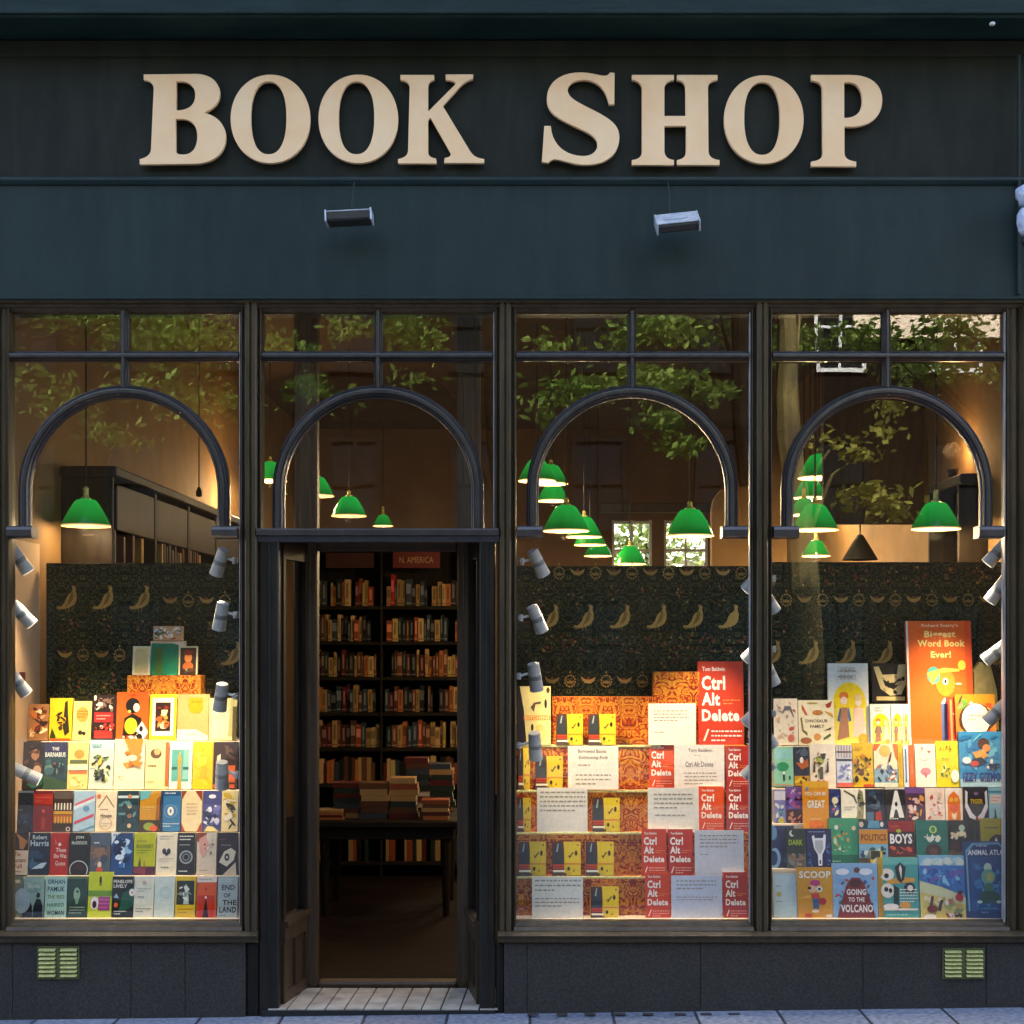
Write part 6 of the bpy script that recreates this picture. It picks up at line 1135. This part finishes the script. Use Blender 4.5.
tree(-.33, -10.6, 9.4, 'plane tree across the street in line with the door', spr([(348, 325, .4, 60), (405, 325, .5, 110), (418, 340, .35, 60), (300, 345, .25, 20), (275, 340, .3, 30), (305, 385, .35, 40), (410, 375, .4, 20), (325, 400, .4, 25)]), (1.5, 7.5, 2.5, 24), 2)
tree(2.72, -10.1, 9.2, 'plane tree across the street in line with the third window', spr([(650, 325, .45, 110), (672, 328, .45, 90), (625, 340, .35, 50), (575, 392, .5, 110), (605, 388, .4, 80), (550, 345, .4, 40), (540, 412, .4, 35), (655, 385, .5, 110), (680, 380, .4, 60), (665, 420, .35, 80), (680, 445, .3, 60), (715, 390, .4, 50), (640, 370, .3, 40)]), (1.6, 7.5, 2.5, 24), 3)
tree(3.25, -10.0, 8.8, 'mottled plane tree across the street mirrored in the right window', spr([(885, 505, .45, 90), (865, 495, .35, 50), (860, 455, .3, 40), (895, 405, .35, 30), (885, 430, .3, 20), (835, 440, .3, 20)]), (1.8, 6.9, 2.3, 20), 4, 'leaf2', bk='bark')
tree(6.6, -11.2, 9.5, 'plane tree across the street beyond the right end of the shop', [], (2.0, 6.2, 3, 30), 5)
tree(-8.0, -11.4, 9.5, 'plane tree across the street beyond the left end of the shop', [], (2.0, 5.6, 3, 30), 6)
MT['dbrick'] = mat('dark_london_brick', (.006, .0045, .003), (.012, .008, .005), .9, 5, (1, 1, 3), .3, 40, spec=.03)
MT['pale'] = mat('pale_stone_front', (.55, .45, .33), (.68, .58, .45), .7, 3)
MT['dframe'] = mat('dark_painted_sash', (.008, .008, .007), None, .9, spec=.03)
MT['dglass'] = mat('dark_window_glass', (.006, .007, .008), None, .7, spec=.05)
def house(x0, x1, lab, wallm, hgt=13, y=-19.5, top=False):
    t = thing('terrace_house', lab, 'house', ((x0 + x1) / 2, y, 0), 'houses across the street')
    part('wall', wallm, lambda q: q.bbox(x0 + .01, x1 - .01, y - 6, y, 0, hgt, .02), t)
    part('cornice', 'pale', lambda q: q.bbox(x0 + .01, x1 - .01, y + .001, y + .35, hgt - .9, hgt - .5, .05), t)
    fm = 'dframe'
    if top: part('upper_storey', 'pale', lambda q: q.bbox(x0 + 1.3, x1 - 4.5, y + .0005, y + .12, 7.55, 9.3, .01), t)
    n = max(1, int((x1 - x0) / 1.9)); stp = (x1 - x0) / n
    for fl in range(4):
        for i in range(n):
            cx = x0 + stp * (i + .5); z = 1.0 + fl * 3.0
            f = part('window', fm if z < 7 or not top else 'steel', lambda q: [q.box(cx - .5, cx + .5, y + .001, y + .06, z - .08, z), q.box(cx - .5, cx + .5, y + .001, y + .06, z + 1.6, z + 1.68), q.box(cx - .5, cx - .43, y + .001, y + .06, z + .001, z + 1.599), q.box(cx + .43, cx + .5, y + .001, y + .06, z + .001, z + 1.599), q.box(cx - .03, cx + .03, y + .001, y + .05, z + .001, z + 1.599), q.box(cx - .429, cx + .429, y + .001, y + .055, z + .78, z + .83)], t)
            part('pane', 'dglass', lambda q: q.box(cx - .43, cx + .43, y + .0005, y + .01, z, z + 1.6), f)
t = thing('court_tree', 'small leafy tree behind the back sash windows', 'tree', (1.6, 12.6, 0)); rr = random.Random(9)
q = M(); q.tube((1.6, 12.6, 0), (1.65, 12.6, 3.2), .08, .04, 8); q.build('trunk', 'barkdark', t)
q = M()
for _ in range(2200):
    p = Vector((1.5 + rr.gauss(0, .7), 12.6 + rr.gauss(0, .3), 3.3 + rr.gauss(0, .45))); a = Vector((rr.gauss(0, 1), rr.gauss(0, 1), rr.gauss(0, 1))).normalized(); b = a.orthogonal().normalized(); z = rr.uniform(.04, .08)
    q.poly([p - a * z, p + b * z * .6, p + a * z, p - b * z * .6])
q.build('crown', 'leaf', t, fixn=False)
house(-22, -12.5, 'dark brick terrace house at the far left across the street', 'dbrick'); house(-12.5, -4.5, 'dark brick terrace house left across the street', 'dbrick', 13.5)
house(-4.5, 4.8, 'dark brick terrace house opposite the shop door', 'dbrick', 13); house(13.5, 24, 'dark brick terrace house at the far right across the street', 'dbrick', 13.4)
house(4.8, 13.5, 'brick house with a pale stone storey across the street to the right', 'dbrick', 13.2, top=True)
